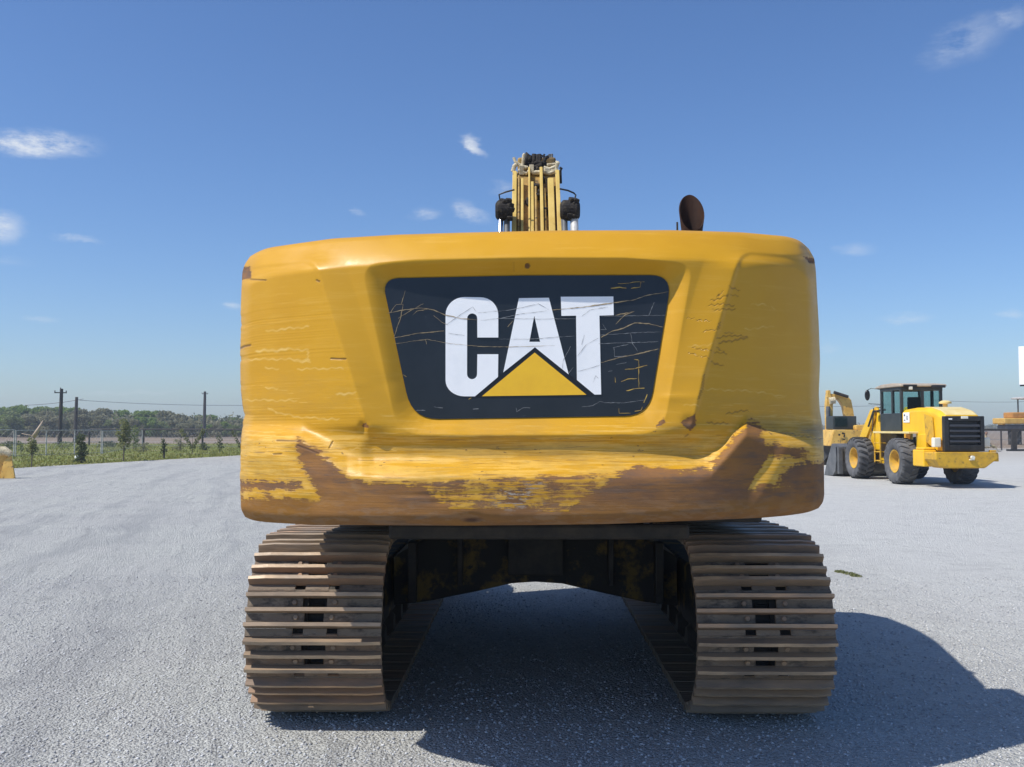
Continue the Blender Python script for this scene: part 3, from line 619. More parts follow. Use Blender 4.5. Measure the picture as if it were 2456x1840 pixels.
def scratch(name, strokes, mat):
    mb = MB()
    for w, L in strokes:
        L = k1(L); Q = []
        for (a, b) in zip(L[:-1], L[1:]):                       # subdivide with a slight wander
            k = max(2, int(math.hypot(b[0]-a[0], b[1]-a[1])/6))
            Q += [(a[0]+(b[0]-a[0])*i/k+random.uniform(-.5, .5), a[1]+(b[1]-a[1])*i/k+random.uniform(-.5, .5)) for i in range(k)]
        Q.append(L[-1]); n = len(Q); T = []
        for i, q in enumerate(Q):
            a, b = Q[max(i-1, 0)], Q[min(i+1, n-1)]; d = math.hypot(b[0]-a[0], b[1]-a[1])+1e-6; nx_, ny_ = -(b[1]-a[1])/d, (b[0]-a[0])/d
            h = w*.40*(.3+.9*random.random())*(.35+.65*math.sin(PI*(i+.5)/n)**.5); T += [(q[0]+nx_*h, q[1]+ny_*h), (q[0]-nx_*h, q[1]-ny_*h)]
        pts = floor_at(np.array([t[0] for t in T]), np.array([t[1] for t in T]), .0118)
        mb.add(list(pts), [(2*i, 2*i+1, 2*i+3, 2*i+2) for i in range(n-1)])
    V = np.array(mb.v); c = (V.min(0)+V.max(0))/2; o = mb.build(name, mat, dec); o.location = Vector(c-dc); o['kind'] = 'stuff'
scratch('scratch_marks', [(2.6, [(85, 335), (200, 310), (330, 295), (420, 310), (500, 345), (620, 372), (735, 380)]), (2.6, [(165, 370), (250, 315), (345, 265)]), (2, [(270, 345), (300, 318), (380, 302)]), (2, [(110, 325), (150, 270), (200, 270), (180, 370), (135, 500)]),
    (1.8, [(215, 172), (185, 270)]), (2, [(125, 512), (300, 478), (495, 460)]), (1.6, [(135, 552), (370, 520), (540, 552), (760, 572), (945, 575), (1290, 565)]), (3.2, [(1265, 310), (1500, 288), (1710, 258), (1850, 238), (1950, 205), (2105, 178)]),
    (3, [(1620, 505), (1700, 462), (1780, 440), (1860, 402), (1960, 408), (2060, 432)]), (3, [(1615, 690), (1750, 650), (1870, 628), (2030, 588)]), (2.4, [(1725, 412), (1790, 345), (1858, 320), (1720, 348)]), (1.8, [(360, 520), (368, 555)]), (2.2, [(950, 430), (985, 388)]), (1.5, [(420, 350), (480, 400), (520, 415)])], 'scr_tan')
scratch('scratch_marks', [(1.3, [(1620, 358), (1800, 352), (2075, 348)]), (1.2, [(1610, 490), (1900, 470), (2050, 468)]), (1.4, [(1600, 552), (1780, 545), (1960, 540), (2030, 535)]), (1.6, [(1960, 350), (2000, 255)]), (1.8, [(1830, 475), (1845, 550), (1880, 605)]),
    (1.6, [(1705, 580), (1815, 556)]), (1.6, [(1710, 580), (1718, 645), (1800, 640)]), (1.4, [(735, 330), (950, 312), (1020, 300), (1170, 264), (1245, 308)]), (1.4, [(755, 385), (900, 370), (1020, 342), (1230, 315)]), (1.2, [(880, 370), (1160, 375), (1440, 372)]),
    (1.3, [(885, 518), (1100, 520), (1435, 495)]), (1.6, [(510, 415), (600, 350), (700, 287), (722, 320)]), (1.2, [(525, 475), (640, 494)]), (1.4, [(1480, 1005), (1560, 995), (1610, 965), (1650, 975), (1780, 975), (1930, 955)]), (1.6, [(285, 1030), (360, 1030)]),
    (1.8, [(420, 1005), (485, 1012)]), (1.8, [(700, 1020), (740, 1018)]), (1.6, [(1010, 1010), (1015, 1040), (1060, 1010), (1110, 1012)]), (1.4, [(1450, 640), (1510, 560), (1600, 510)]), (1.3, [(1450, 750), (1560, 722), (1620, 700)]), (1.4, [(1480, 355), (1540, 310), (1670, 288)]),
    (1.2, [(1340, 740), (1345, 680), (1400, 570)]), (1.2, [(1390, 760), (1420, 720)]), (1.2, [(1560, 830), (1580, 780), (1600, 800)]), (1.4, [(1670, 750), (1700, 746)]), (1.2, [(1500, 490), (1480, 560)]), (1.1, [(1615, 450), (1655, 450), (1630, 410)]), (1.2, [(1730, 700), (1800, 688)])], 'scr_pale')
scratch('scratch_marks', [(6, [(1690, 156), (1750, 148), (1800, 153)]), (3, [(1830, 155), (1900, 145), (1905, 110)]), (2, [(1740, 120), (1800, 120), (1870, 108), (1930, 108)]), (2.4, [(1790, 735), (1860, 730), (1950, 706)]), (2, [(1890, 668), (1888, 780), (1892, 870)]),
    (3, [(1800, 890), (1870, 872), (1930, 870)]), (2.4, [(1855, 662), (1885, 668)]), (2, [(1760, 825), (1810, 805), (1880, 800)]), (4, [(1925, 975), (1950, 915)]), (2.4, [(1745, 1015), (1750, 1050), (1830, 1050)]), (2.6, [(1860, 1035), (1905, 1030), (1915, 1005)]), (2, [(1720, 790), (1722, 830)]), (2, [(670, 950), (688, 940)]), (1.8, [(200, 775), (225, 790)])], 'scr_gold')

# house behind the counterweight: engine deck, frame, cab
h = MB(); h.bb(-1.30, .30, 5.62, 7.05, 1.30, 2.42); h.prism([(5.62, 1.30), (5.62, 2.44), (6.2, 2.62), (6.8, 2.80), (7.4, 2.85), (7.85, 2.78), (8.15, 2.55), (8.30, 2.2), (8.35, 1.30)], 'x', .302, 1.42); P(h, 'engine_housing', 'boom_yellow', bevel=.06)
h = MB(); h.bb(-1.28, .6, 5.64, 9.3, 1.14, 1.295); h.bb(.602, 1.38, 5.64, 8.5, 1.14, 1.295); h.bb(-.80, .95, 5.60, 5.66, 1.045, 1.135); P(h, 'main_frame', 'dark_steel', bevel=.02)
h = MB(); h.lathe([(0, 1.02), (.62, 1.02), (.66, 1.05), (.66, 1.135), (0, 1.135)], 'z', (EX, 7.8, 0), 40); P(h, 'slewing_ring', 'dark_steel')
cab_ = MB(); x0, x1, y0, y1 = -1.33, -.47, 7.40, 9.40
cab_.bb(x0, x1, y0, y1, 1.30, 1.95)
for (x, y) in ((x0+.04, y0+.04), (x1-.04, y0+.04), (x0+.04, y1-.04), (x1-.04, y1-.04), (x0+.04, y0+.85)): cab_.bb(x-.035, x+.035, y-.035, y+.035, 1.95, 2.95)
cab_.bb(x0, x1, y0, y1, 2.95, 3.03); cabo = P(cab_, 'cab', 'black', bevel=.015); cabc = np.array([(x0+x1)/2, (y0+y1)/2, (1.3+3.03)/2])
for (a, b, c, d) in ((x0+.01, x0+.02, y0+.08, y1-.08), (x1-.02, x1-.01, y0+.08, y1-.08), (x0+.08, x1-.08, y0+.01, y0+.02), (x0+.08, x1-.08, y1-.02, y1-.01)):
    w = MB(); w.bb(a, b, c, d, 1.96, 2.94); P(w, 'window', 'glass', cabo, off=cabc)

# exhaust: upright pipe whose slanted mouth looks back over the counterweight
def exhaust():
    D0 = 5.80; xc = gx(1663, D0); zt = gz(462, D0); r = .0765; n = 36; mb = MB(); V = []
    zb = 2.35; zc0 = gz(560, D0); rings = []
    for rad, low in ((r, False), (r-.007, True)):
        for lev in range(3):
            for j in range(n):
                t = 2*PI*j/n; x, y = math.cos(t), math.sin(t); zr = zc0+(zt-zc0)*(y+1)/2
                if lev == 0: V.append((xc+x*rad*.74, D0+y*rad*.74, zb+(.1 if low else 0)))
                elif lev == 1: V.append((xc+x*rad*.78, D0+y*rad*.8, zc0-.05+(zr-zc0)*.25))
                else: V.append((xc+x*rad, D0+y*rad, zr))
    F = []
    for j in range(n):
        k = (j+1) % n
        for l in (0, 1): F += [(l*n+j, l*n+k, l*n+n+k, l*n+n+j), (3*n+l*n+k, 3*n+l*n+j, 3*n+l*n+n+j, 3*n+l*n+n+k)]
        F.append((2*n+j, 2*n+k, 5*n+k, 5*n+j))
    F.append(tuple(3*n+j for j in range(n))); mb.add(V, F); P(mb, 'exhaust_pipe', 'rust_pipe', smooth=True, auto=50)
    b2 = MB(); b2.lathe([(.07, 2.38), (.07, 2.52), (.095, 2.52), (.095, 2.38)], 'z', (xc, D0, 0), 24); P(b2, 'exhaust_collar', 'rust_pipe')
    c2 = MB(); c2.tube([(xc-.085, D0, 2.6), (xc-.085, D0+.02, gz(552, D0)+.05)], .006); P(c2, 'support_rod', 'dark_steel')
exhaust()

# boom with its pipework, seen from the rear
def boom():
    bx = gx(1287, 9.8); sec = [(8.35, 1.95, .55), (8.9, 2.75, .62), (9.6, 3.65, .66), (10.3, 4.46, .60), (11.3, 4.70, .55), (12.8, 4.85, .45), (14.4, 4.65, .34)]   # (y, top z, depth)
    def top(y): return float(np.interp(y, [s[0] for s in sec], [s[1] for s in sec]))
    mb = MB(); w = .215; V = []
    for i, (y, z, d) in enumerate(sec):
        s0, s1 = sec[max(i-1, 0)], sec[min(i+1, len(sec)-1)]; a = math.atan2(s1[1]-s0[1], s1[0]-s0[0]); ny, nz_ = math.sin(a)*d, -math.cos(a)*d
        V += [(bx-w, y, z), (bx+w, y, z), (bx+w, y+ny, z+nz_), (bx-w, y+ny, z+nz_)]
    n = len(sec); F = [(4*i+j, 4*i+(j+1) % 4, 4*i+4+(j+1) % 4, 4*i+4+j) for i in range(n-1) for j in range(4)]+[(0, 1, 2, 3), (4*n-4, 4*n-3, 4*n-2, 4*n-1)]
    mb.add(V, F); P(mb, 'boom', 'boom_yellow_dark', bevel=.012)
    def ybot(z): return z
    def strip(name, pxa, pxb, ytop, mat, lift=.05, ybottom=600, round_=False):
        """pipe or flange lying on the boom's back from low on the boom up to the height seen at image row ytop"""
        best = min(np.linspace(8.8, 10.35, 120), key=lambda y: abs(gz(ytop, y)-(top(y)+lift))); yy = np.linspace(8.5, best, 7)
        xa, xb = bx+(pxa-1287)/235, bx+(pxb-1287)/235; m = MB()
        if round_: m.tube([((xa+xb)/2, y-.02, top(y)+lift) for y in yy], (xb-xa)/2, 8); return P(m, name, mat, smooth=True, auto=50)
        V = []
        for y in yy: V += [(xa, y, top(y)-.01), (xb, y, top(y)-.01), (xb, y-.035, top(y)+lift), (xa, y-.035, top(y)+lift)]
        k = len(yy); m.add(V, [(4*i+j, 4*i+(j+1) % 4, 4*i+4+(j+1) % 4, 4*i+4+j) for i in range(k-1) for j in range(4)]+[(0, 1, 2, 3), (4*k-4, 4*k-3, 4*k-2, 4*k-1)])
        return P(m, name, mat, bevel=.005)
    strip('boom_flange', 1228, 1239, 412, 'boom_yellow', .07); strip('boom_flange', 1336, 1346, 410, 'boom_yellow', .07)
    strip('hydraulic_pipe', 1241.5, 1247, 424, 'boom_yellow_dark', .05, round_=True); strip('hydraulic_pipe', 1249.5, 1256, 430, 'boom_yellow', .06)
    strip('hydraulic_pipe', 1268, 1272.5, 402, 'boom_yellow', .08); strip('hydraulic_pipe', 1273.5, 1281, 436, 'boom_yellow', .06); strip('hydraulic_pipe', 1283, 1289.5, 450, 'boom_yellow_dark', .05, round_=True)
    strip('hydraulic_pipe', 1296.5, 1304, 402, 'boom_yellow', .09); strip('hydraulic_pipe', 1305.5, 1311, 455, 'boom_yellow_dark', .05, round_=True); strip('boom_rib', 1316, 1331, 429, 'boom_yellow', .075)
    g_ = MB(); 
    for k in range(9):
        x = bx+random.uniform(-.19, .19); y = random.uniform(9.75, 10.2); g_.box((x, y, top(y)+.03), (random.uniform(.03, .09), .05, random.uniform(.04, .1)), rz=random.random(), rx=random.random())
    P(g_, 'grease_lumps', 'grease', bevel=.01)['kind'] = 'stuff'
    # bracket and hoses at the bend
    D = 10.25; q = lambda px_, py_, dd=0: tuple(at(px_, py_, D+dd))
    m = MB()
    for L, r in (([q(1243, 408), q(1262, 416), q(1272, 408)], .022), ([q(1232, 378), q(1236, 388), q(1250, 398), q(1266, 402)], .018), ([q(1270, 403), q(1278, 414), q(1297, 414)], .028), ([q(1304, 402), q(1318, 406), q(1332, 400)], .022),
                 ([q(1302, 412), q(1318, 416), q(1334, 410)], .026), ([q(1253, 398), q(1256, 372), q(1259, 369)], .018), ([q(1230, 412), q(1234, 398), q(1240, 394)], .025), ([q(1333, 410), q(1335, 398), q(1337, 388)], .025), ([q(1244, 394), q(1262, 404)], .02), ([q(1312, 396), q(1332, 394)], .018), ([q(1334, 392), q(1340, 393)], .03)):
        m.tube(L, r, 7)
    m.box(q(1251, 408), (.05, .05, .10), rx=.3); m.box(q(1312, 409), (.07, .05, .04), rz=.2); m.box(q(1324, 411), (.06, .04, .035), rz=-.2); m.box(q(1275, 406), (.05, .05, .09)); m.box(q(1337, 391), (.05, .04, .03), ry=.5)
    P(m, 'pipe_bracket', 'cream', bevel=.006)
    m = MB()
    for L, r in (([q(1258, 404, .1), q(1262, 385, .1), q(1266, 369, .1), q(1270, 375, .1), q(1271, 392, .1)], .030), ([q(1279, 400, .1), q(1281, 370, .1)], .026), ([q(1288, 405, .1), q(1289, 371, .1)], .022), ([q(1294, 405, .1), q(1294, 370, .1)], .020),
                 ([q(1299, 405, .1), q(1304, 388, .1), q(1310, 378, .1), q(1316, 376, .1)], .02), ([q(1300, 398, .1), q(1308, 392, .1), q(1304, 374, .1), q(1306, 370, .1)], .012), ([q(1262, 396, .05), q(1280, 406, .05), q(1300, 398, .05)], .04), ([q(1283, 398, .1), q(1296, 384, .1), q(1300, 372, .1)], .012),
                 ([q(1270, 402, .02), q(1284, 412, .02), q(1292, 404, .02)], .035), ([q(1342, 402, .1), q(1347, 404, .1), q(1344, 410, .1), q(1345, 440, .1)], .014), ([q(1275, 395, .1), q(1290, 390, .1), q(1310, 396, .1)], .03)):
        m = MB(); m.tube(L, r, 8); P(m, 'hose', 'grease', smooth=True)
    m = MB(); m.bb(*(lambda a, b: (a[0], b[0], a[1], a[1]+.08, b[2], a[2]))(q(1315, 369, .2), q(1323, 396, .2))); m.tube([q(1325, 396, .2), q(1324, 369, .2)], .012); P(m, 'stick_cylinder_lug', 'grey_steel', bevel=.01)
    m = MB(); m.box(q(1287, 400, .25), (.42, .2, .16)); P(m, 'boom_top_casting', 'boom_yellow_dark', bevel=.02)
    # boom cylinders: chrome rod, greasy rod eye, wire guard
    D2 = 9.55
    for s, (xa, xb) in ((-1, (1188, 1230)), (1, (1343, 1391))):
        c = at((xa+xb)/2, 505, D2); w_ = (xb-xa)/FPX*D2; a = MB()
        a.lathe([(0, -w_/2), (.07, -w_/2), (.105, -w_/2+.03), (.105, w_/2-.03), (.07, w_/2), (0, w_/2)], 'x', (c[0], c[1], c[2]), 20)
        for k in range(7): a.box((c[0]+random.uniform(-.07, .07), c[1]-.06, c[2]+random.uniform(-.09, .09)), (.06, .07, .05), rz=random.random(), rx=random.random())
        eye = P(a, 'cylinder_rod_eye', 'grease', bevel=.01)
        rp = MB(); xr_ = at(1201 if s < 0 else 1377, 540, D2)[0]
        rp.tube([(xr_, D2, c[2]-.05), (xr_, D2-.55, c[2]-1.15)], .026 if s < 0 else .04, 16); P(rp, 'cylinder_rod', 'chrome' if s < 0 else 'galv', smooth=True, auto=50)
        r2 = MB(); x2 = at(1216 if s < 0 else 1354, 540, D2)[0]
        r2.tube([(x2, D2+.02, c[2]-.05), (x2, D2-.5, c[2]-1.1)], .03, 10); P(r2, 'cylinder_body', 'grey_steel', smooth=True, auto=50)
        gd = MB(); pts = [(1201, 492), (1197, 467), (1212, 461), (1234, 455)] if s < 0 else [(1376, 486), (1381, 468), (1376, 463), (1362, 457), (1342, 453)]
        gd.tube([tuple(at(a_, b_, D2)) for a_, b_ in pts], .009, 6); P(gd, 'wire_guard', 'black')
boom()

# undercarriage
TR, TY0, TY1 = .465, 5.82, 9.85         # radius to the shoe plate, axle positions
PITCHL = .240
def shoe_mesh(var):
    W, T = .76, PITCHL; h0 = .016; mb = MB(); rr = random.Random(var)
    gt = (-.088, -.006, .076)
    for k, t in enumerate(gt):           # grousers with the plate under them
        hh = .047 if k != 1 else .040
        a0 = .016
        segs = 8; xs = np.linspace(-W/2, W/2, segs+1)
        V = []
        for i, x in enumerate(xs):
            hz = hh-rr.uniform(0, .003)-(.006 if i in (0, segs) else 0); dt = rr.uniform(-.0006, .0006)
            V += [(x, t-a0, 0), (x, t-a0, h0), (x, t-.010+dt, h0+hz), (x, t+.010+dt, h0+hz-.002), (x, t+a0, h0), (x, t+a0, 0)]
        mb.add(V, [(6*i+j, 6*i+(j+1) % 6, 6*i+6+(j+1) % 6, 6*i+6+j) for i in range(segs) for j in range(6)]+[tuple(range(6)), tuple(6*segs+j for j in range(6))])
    mb2 = mb
    def plate(x0, x1, t0, t1, z0=0, z1=h0-.002): mb.bb(x0, x1, t0, t1, z0, z1)
    for t0, t1 in ((-.070, -.024), (.012, .058)):   # two valleys, each with its mud slot and bolts
        hw = .068 if t0 < 0 else .055
        plate(-W/2+.002, -hw, t0, t1); plate(hw, W/2-.002, t0, t1)
        for x in (-hw-.045, hw+.045): mb.lathe([(0, h0+.010), (.013, h0+.010), (.015, h0+.006), (.015, h0-.004)], 'z', (x, (t0+t1)/2, 0), 6)
    # trailing lip with a pair of notches that clear the link bolts
    xs = [-W/2+.002, -.135, -.075, .055, .115, W/2-.002]
    for i in (0, 2, 4): plate(xs[i], xs[i+1], .094, .134, -.004, h0-.005)
    plate(-W/2+.002, W/2-.002, -.120, -.106, 0, h0-.001)
    return mb
shoes = []
def shoe_proto(i):
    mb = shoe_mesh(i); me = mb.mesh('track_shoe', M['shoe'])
    me.materials.append(M['grouser']); me.materials.append(M['valley_shade'])
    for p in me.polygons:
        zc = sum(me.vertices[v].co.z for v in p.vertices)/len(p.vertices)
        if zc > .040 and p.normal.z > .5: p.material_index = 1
        elif zc < .020 and p.normal.z > .5: p.material_index = 2  # valley faces: shade painted in by the darker material
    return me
shoes = [shoe_proto(i) for i in range(5)]
def track(xc):
    root = sub('track', ex, Vector((xc, 7.8, 0))-Vector(ex.location)); A = TR
    r2 = A+.0; Lf = TY1-TY0; zc = .535; per = 2*Lf+2*PI*r2; n = int(round(per/PITCHL)); stp = per/n
    def pos(s):
        s %= per
        if s < Lf: return (TY0+s, zc-r2, 0.0, -1.0)                                    # lower run, outward is down
        s -= Lf
        if s < PI*r2: a = s/r2; return (TY1+r2*math.sin(a), zc-r2*math.cos(a), math.sin(a), -math.cos(a))
        s -= PI*r2
        if s < Lf: sag = -.018*math.sin(PI*s/Lf)**2*(1+.5*math.sin(3*PI*s/Lf)); return (TY1-s, zc+r2+sag, 0.0, 1.0)
        s -= Lf; a = s/r2; return (TY0-r2*math.sin(a), zc+r2*math.cos(a), -math.sin(a), math.cos(a))
    for i in range(n):
        s0, s1 = pos(i*stp+.35*stp-.09), pos(i*stp+.35*stp+.09); y, z = (s0[0]+s1[0])/2, (s0[1]+s1[1])/2
        t = Vector((0, s1[0]-s0[0], s1[1]-s0[1])).normalized(); nn = Vector((0, t.z, -t.y))
        if nn.dot(Vector((0, y-(TY0+TY1)/2 if (y < TY0 or y > TY1) else 0, z-zc))) < 0: nn = -nn
        x = t.cross(nn); m3 = Matrix((x, t, nn)).transposed()
        o = bpy.data.objects.new('track_shoe', random.choice(shoes)); col.objects.link(o); o.parent = root
        o.location = (random.uniform(-.003, .003), y-7.8, z); o.rotation_euler = (m3 @ Matrix.Rotation(random.uniform(-.012, .012), 3, 'X')).to_euler()
    loc = (xc, 7.8, 0)
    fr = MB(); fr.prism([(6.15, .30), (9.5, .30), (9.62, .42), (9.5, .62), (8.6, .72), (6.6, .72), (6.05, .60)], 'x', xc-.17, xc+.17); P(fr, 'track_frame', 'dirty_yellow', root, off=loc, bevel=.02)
    for y, nm in ((TY0, 'sprocket'), (TY1, 'idler')):
        w_ = MB(); rr_ = TR-.10
        if nm == 'sprocket':
            pts = []
            for k in range(44): a = 2*PI*k/44; rad = rr_+(.03 if k % 2 else -.03); pts.append((y+rad*math.cos(a), zc+rad*math.sin(a)))
            w_.prism(pts, 'x', xc-.035, xc+.035); w_.lathe([(0, -.22), (.2, -.22), (.25, -.12), (.27, .12), (.2, .2), (0, .2)], 'x', (xc, y, zc), 28)
        else: w_.lathe([(.1, -.09), (rr_-.05, -.09), (rr_-.05, -.05), (rr_, -.05), (rr_, .05), (rr_-.05, .05), (rr_-.05, .09), (.1, .09), (.1, -.09)], 'x', (xc, y, zc), 36)
        P(w_, nm, 'dark_steel', root, off=loc, bevel=.006)
    for k in range(8):
        w_ = MB(); w_.lathe([(0, -.2), (.06, -.2), (.11, -.15), (.11, -.08), (.09, -.07), (.09, .07), (.11, .08), (.11, .15), (.06, .2), (0, .2)], 'x', (xc, 6.35+k*.43, .245), 18); P(w_, 'track_roller', 'dark_steel', root, off=loc)
    for y in (7.1, 8.5):
        w_ = MB(); w_.lathe([(0, -.13), (.07, -.13), (.07, .13), (0, .13)], 'x', (xc, y, .83), 18); P(w_, 'carrier_roller', 'dark_steel', root, off=loc)
    ch = MB(); R2 = TR-.055
    for dx, R2 in ((-.075, TR-.055), (.075, TR-.055), (0, TR-.085)):
        pts = []
        for k in range(13): a = PI/2+PI*k/12; pts.append((TY0+R2*math.cos(a), zc+R2*math.sin(a)))
        for k in range(13): a = -PI/2+PI*k/12; pts.append((TY1+R2*math.cos(a), zc+R2*math.sin(a)))
        N_ = len(pts); inn = [(TY0+(p[0]-TY0)*.83 if p[0] < 7 else TY1+(p[0]-TY1)*.83, zc+(p[1]-zc)*.83) for p in pts]; V = []
        for x in ((-.155, -.045) if dx < 0 else (.045, .155) if dx > 0 else (-.046, .046)): V += [(xc+x, *p) for p in pts]+[(xc+x, *p) for p in inn]
        F = []
        for k in range(N_):
            l = (k+1) % N_; F += [(k, l, N_+l, N_+k), (2*N_+k, 3*N_+k, 3*N_+l, 2*N_+l), (k, 2*N_+k, 2*N_+l, l), (N_+k, N_+l, 3*N_+l, 3*N_+k)]
        ch.add(V, F)
    P(ch, 'track_chain', 'dark_steel', root, off=loc)
for s in (-1, 1): track(EX+s*1.25)
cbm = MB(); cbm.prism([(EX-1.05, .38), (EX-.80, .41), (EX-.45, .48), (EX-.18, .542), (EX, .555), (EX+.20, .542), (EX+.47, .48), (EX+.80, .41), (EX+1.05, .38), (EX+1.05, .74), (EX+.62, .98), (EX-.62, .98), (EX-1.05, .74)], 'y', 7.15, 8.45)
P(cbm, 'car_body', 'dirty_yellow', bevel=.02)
cb2 = MB()
for s in (-1, 1):
    for a_, w_, z0_, z1_ in ((.90, .03, .42, .86), (.55, .02, .55, .92)): c_ = MB(); c_.bb(EX+s*a_-w_, EX+s*a_+w_, 7.02, 7.13, z0_, z1_); P(c_, 'stiffener_plate', 'dark_steel', bevel=.008)
cb2.bb(EX-.2, EX+.2, 7.03, 7.13, .62, .93); P(cb2, 'stiffener_plate', 'dark_steel', bevel=.008)

# ================================================================== WHEEL LOADER
ld = empty('wheel_loader', (12.1, 28.9, 0), 'yellow wheel loader with black grille parked to the right of the big excavator', 'wheel loader', rz=R(3.3))
def Lp(mb, name, mat, parent=ld, **k): return mb.build(name, mat, parent, **k)
def make_wheel(parent, loc, side, rot=0):
    w = sub('wheel', parent, loc); r = .68; t = MB()
    t.lathe([(.335, -.19), (.40, -.235), (.52, -.265), (.62, -.25), (.655, -.20), (.665, 0), (.655, .20), (.62, .25), (.52, .265), (.40, .235), (.335, .19), (.335, -.19)], 'x', n=48)
    t.build('tyre', 'tyre', w, smooth=True, auto=40)
    tr = MB()
    for k in range(20):
        for s in (-1, 1):
            a = 2*PI*(k+(.5 if s > 0 else 0))/20; V = []
            for (x, da, rr) in ((.015, .10, .0), (.13, .03, .0), (.215, -.03, -.008), (.262, -.05, -.06)):
                for dd in (-.052, .052):
                    for q in (.64+rr, .69+rr): aa = a+da+dd; V.append((s*x, q*math.cos(aa), q*math.sin(aa)))
            F = []
            for i in range(3):
                b = 4*i; F += [(b, b+1, b+5, b+4), (b+1, b+3, b+7, b+5), (b+3, b+2, b+6, b+7), (b+2, b, b+4, b+6)]
            F += [(0, 2, 3, 1), (12, 13, 15, 14)]; tr.add(V, F)
    tr.build('tyre_tread', 'tyre' if loc[1] < 1 else 'tyre_dark', w, loc=(0, 0, 0))
    rm = MB(); s = side
    rm.lathe([(.34, s*.20), (.345, s*.215), (.315, s*.205), (.28, s*.10), (.24, s*-.02), (.15, s*-.02), (.13, s*.03), (.06, s*.05), (0, s*.05)], 'x', n=32)
    rm.lathe([(.365, s*-.19), (.33, s*-.15), (.2, s*-.03), (0, s*-.03)], 'x', n=32)
    rim = rm.build('rim', 'ldr_rim', w, smooth=True, auto=40, loc=(0, 0, 0))
    w.rotation_euler = (rot, 0, 0); return w
WR = .68
for (x, y, s) in ((-.9, 0, -1), (.9, 0, 1), (-.9, 3.05, -1), (.9, 3.05, 1)): make_wheel(ld, (x, y, WR), s, random.random())
# engine hood: side panels swell, top slopes to the rear
hd = MB(); hw = .58
def hsec(y, w, z0, z1, ch=.10): return [(-w, z0), (w, z0), (w, z1-ch), (w-ch*1.1, z1), (-w+ch*1.1, z1), (-w, z1-ch)]
secs = [(.42, .66, 1.52, 2.22), (-.3, .64, 1.52, 2.27), (-1.0, .61, 1.30, 2.26), (-1.55, .585, 1.02, 2.16), (-1.86, .56, 1.02, 2.03)]
V = []; 
for y, w, z0, z1 in secs: V += [(x, y, z) for x, z in hsec(y, w, z0, z1)]
n = len(secs); hd.add(V, [(6*i+j, 6*i+(j+1) % 6, 6*i+6+(j+1) % 6, 6*i+6+j) for i in range(n-1) for j in range(6)]+[tuple(range(6)), tuple(6*n-6+j for j in range(6))])
hood = Lp(hd, 'hood', 'ldr_yellow', bevel=.03); hc = hood.location
vt = MB(); vt.prism([(-1.42, 1.98), (-.92, 2.08), (-1.02, 1.28), (-1.40, 1.12), (-1.52, 1.2)], 'x', -.630, -.610); o = Lp(vt, 'side_vent', 'ldr_dull', hood); o.location -= hc
tp = MB(); tp.prism([(-1.84, 2.046), (-1.55, 2.172), (-1.0, 2.276), (-.62, 2.285), (-.62, 2.26), (-1.0, 2.25), (-1.84, 2.02)], 'x', -.44, .44); o = Lp(tp, 'hood_top', 'ldr_pale', hood, bevel=.01); o.location -= hc
dcl = MB(); dcl.box((-.665, .12, 1.98), (.012, .40, .30), rx=0); o = Lp(dcl, 'logo_decal', 'white', hood, bevel=.005); o.location -= hc
for c_, d_ in (((-.674, .22, 2.05), (.006, .07, .05)), ((-.674, .06, 1.97), (.006, .05, .14)), ((-.674, .22, 1.90), (.006, .08, .03))):
    dm = MB(); dm.box(c_, d_); o = Lp(dm, 'logo_print', 'decal_border', hood); o.location -= hc
# grille
gr = MB(); gr.bb(-.57, -.44, -2.0, -1.84, 1.02, 2.0); gr.bb(.46, .57, -2.0, -1.84, 1.02, 2.0); gr.bb(-.44, .46, -2.0, -1.84, 1.86, 2.0); gr.bb(-.44, .46, -2.0, -1.84, 1.02, 1.20); gr.bb(-.44, .46, -1.88, -1.84, 1.2, 1.86)
grl = Lp(gr, 'grille', 'black', bevel=.015); gc = grl.location
for k in range(4):
    s = MB(); s.box((0.01, -1.985, 1.30+k*.145), (.86, .02, .075), rx=-.5); o = Lp(s, 'grille_slat', 'slat', grl, bevel=.004); o.location -= gc
s = MB(); s.box((0, -2.01, 1.96), (.2, .03, .07)); o = Lp(s, 'lamp', 'lens', grl, bevel=.01); o.location -= gc
s = MB(); s.box((-.4, -2.003, 1.92), (.1, .008, .035)); o = Lp(s, 'badge', 'white', grl); o.location -= gc
s = MB(); s.box((0, -1.99, 1.12), (.28, .03, .12)); o = Lp(s, 'licence_recess', 'decal_border', grl, bevel=.01); o.location -= gc
# counterweight bumper
bmp = MB(); bmp.prism([(-.98, 1.00), (.80, 1.00), (.80, .84), (.58, .68), (.42, .56), (-.72, .56), (-.86, .62), (-.98, .80)], 'y', -2.28, -1.6); Lp(bmp, 'rear_counterweight', 'ldr_dull', bevel=.035)
o = MB(); o.bb(-1.0, -.62, -1.62, -.95, .58, 1.05); o.bb(-.98, -.64, -1.6, -1.1, 1.05, 1.12); Lp(o, 'rear_fender_panel', 'ldr_yellow', bevel=.03)
o = MB(); o.bb(-.80, -.60, -1.86, -1.68, 1.13, 1.40); Lp(o, 'tail_lamp', 'lens', bevel=.02)
o = MB(); o.bb(.60, .80, -1.86, -1.68, 1.13, 1.40); Lp(o, 'tail_lamp', 'lens', bevel=.02)
o = MB(); o.bb(.80, .90, -2.1, -1.9, .74, .94); o.bb(.74, .92, -1.95, -1.86, 1.0, 1.05); Lp(o, 'lamp_bracket', 'ldr_dull', bevel=.01)
o = MB(); o.tube([(.03, -2.3, .86), (.03, -2.38, .86)], .05, 12); o.box((.03, -2.3, .80), (.14, .04, .03)); Lp(o, 'tow_pin', 'lens')
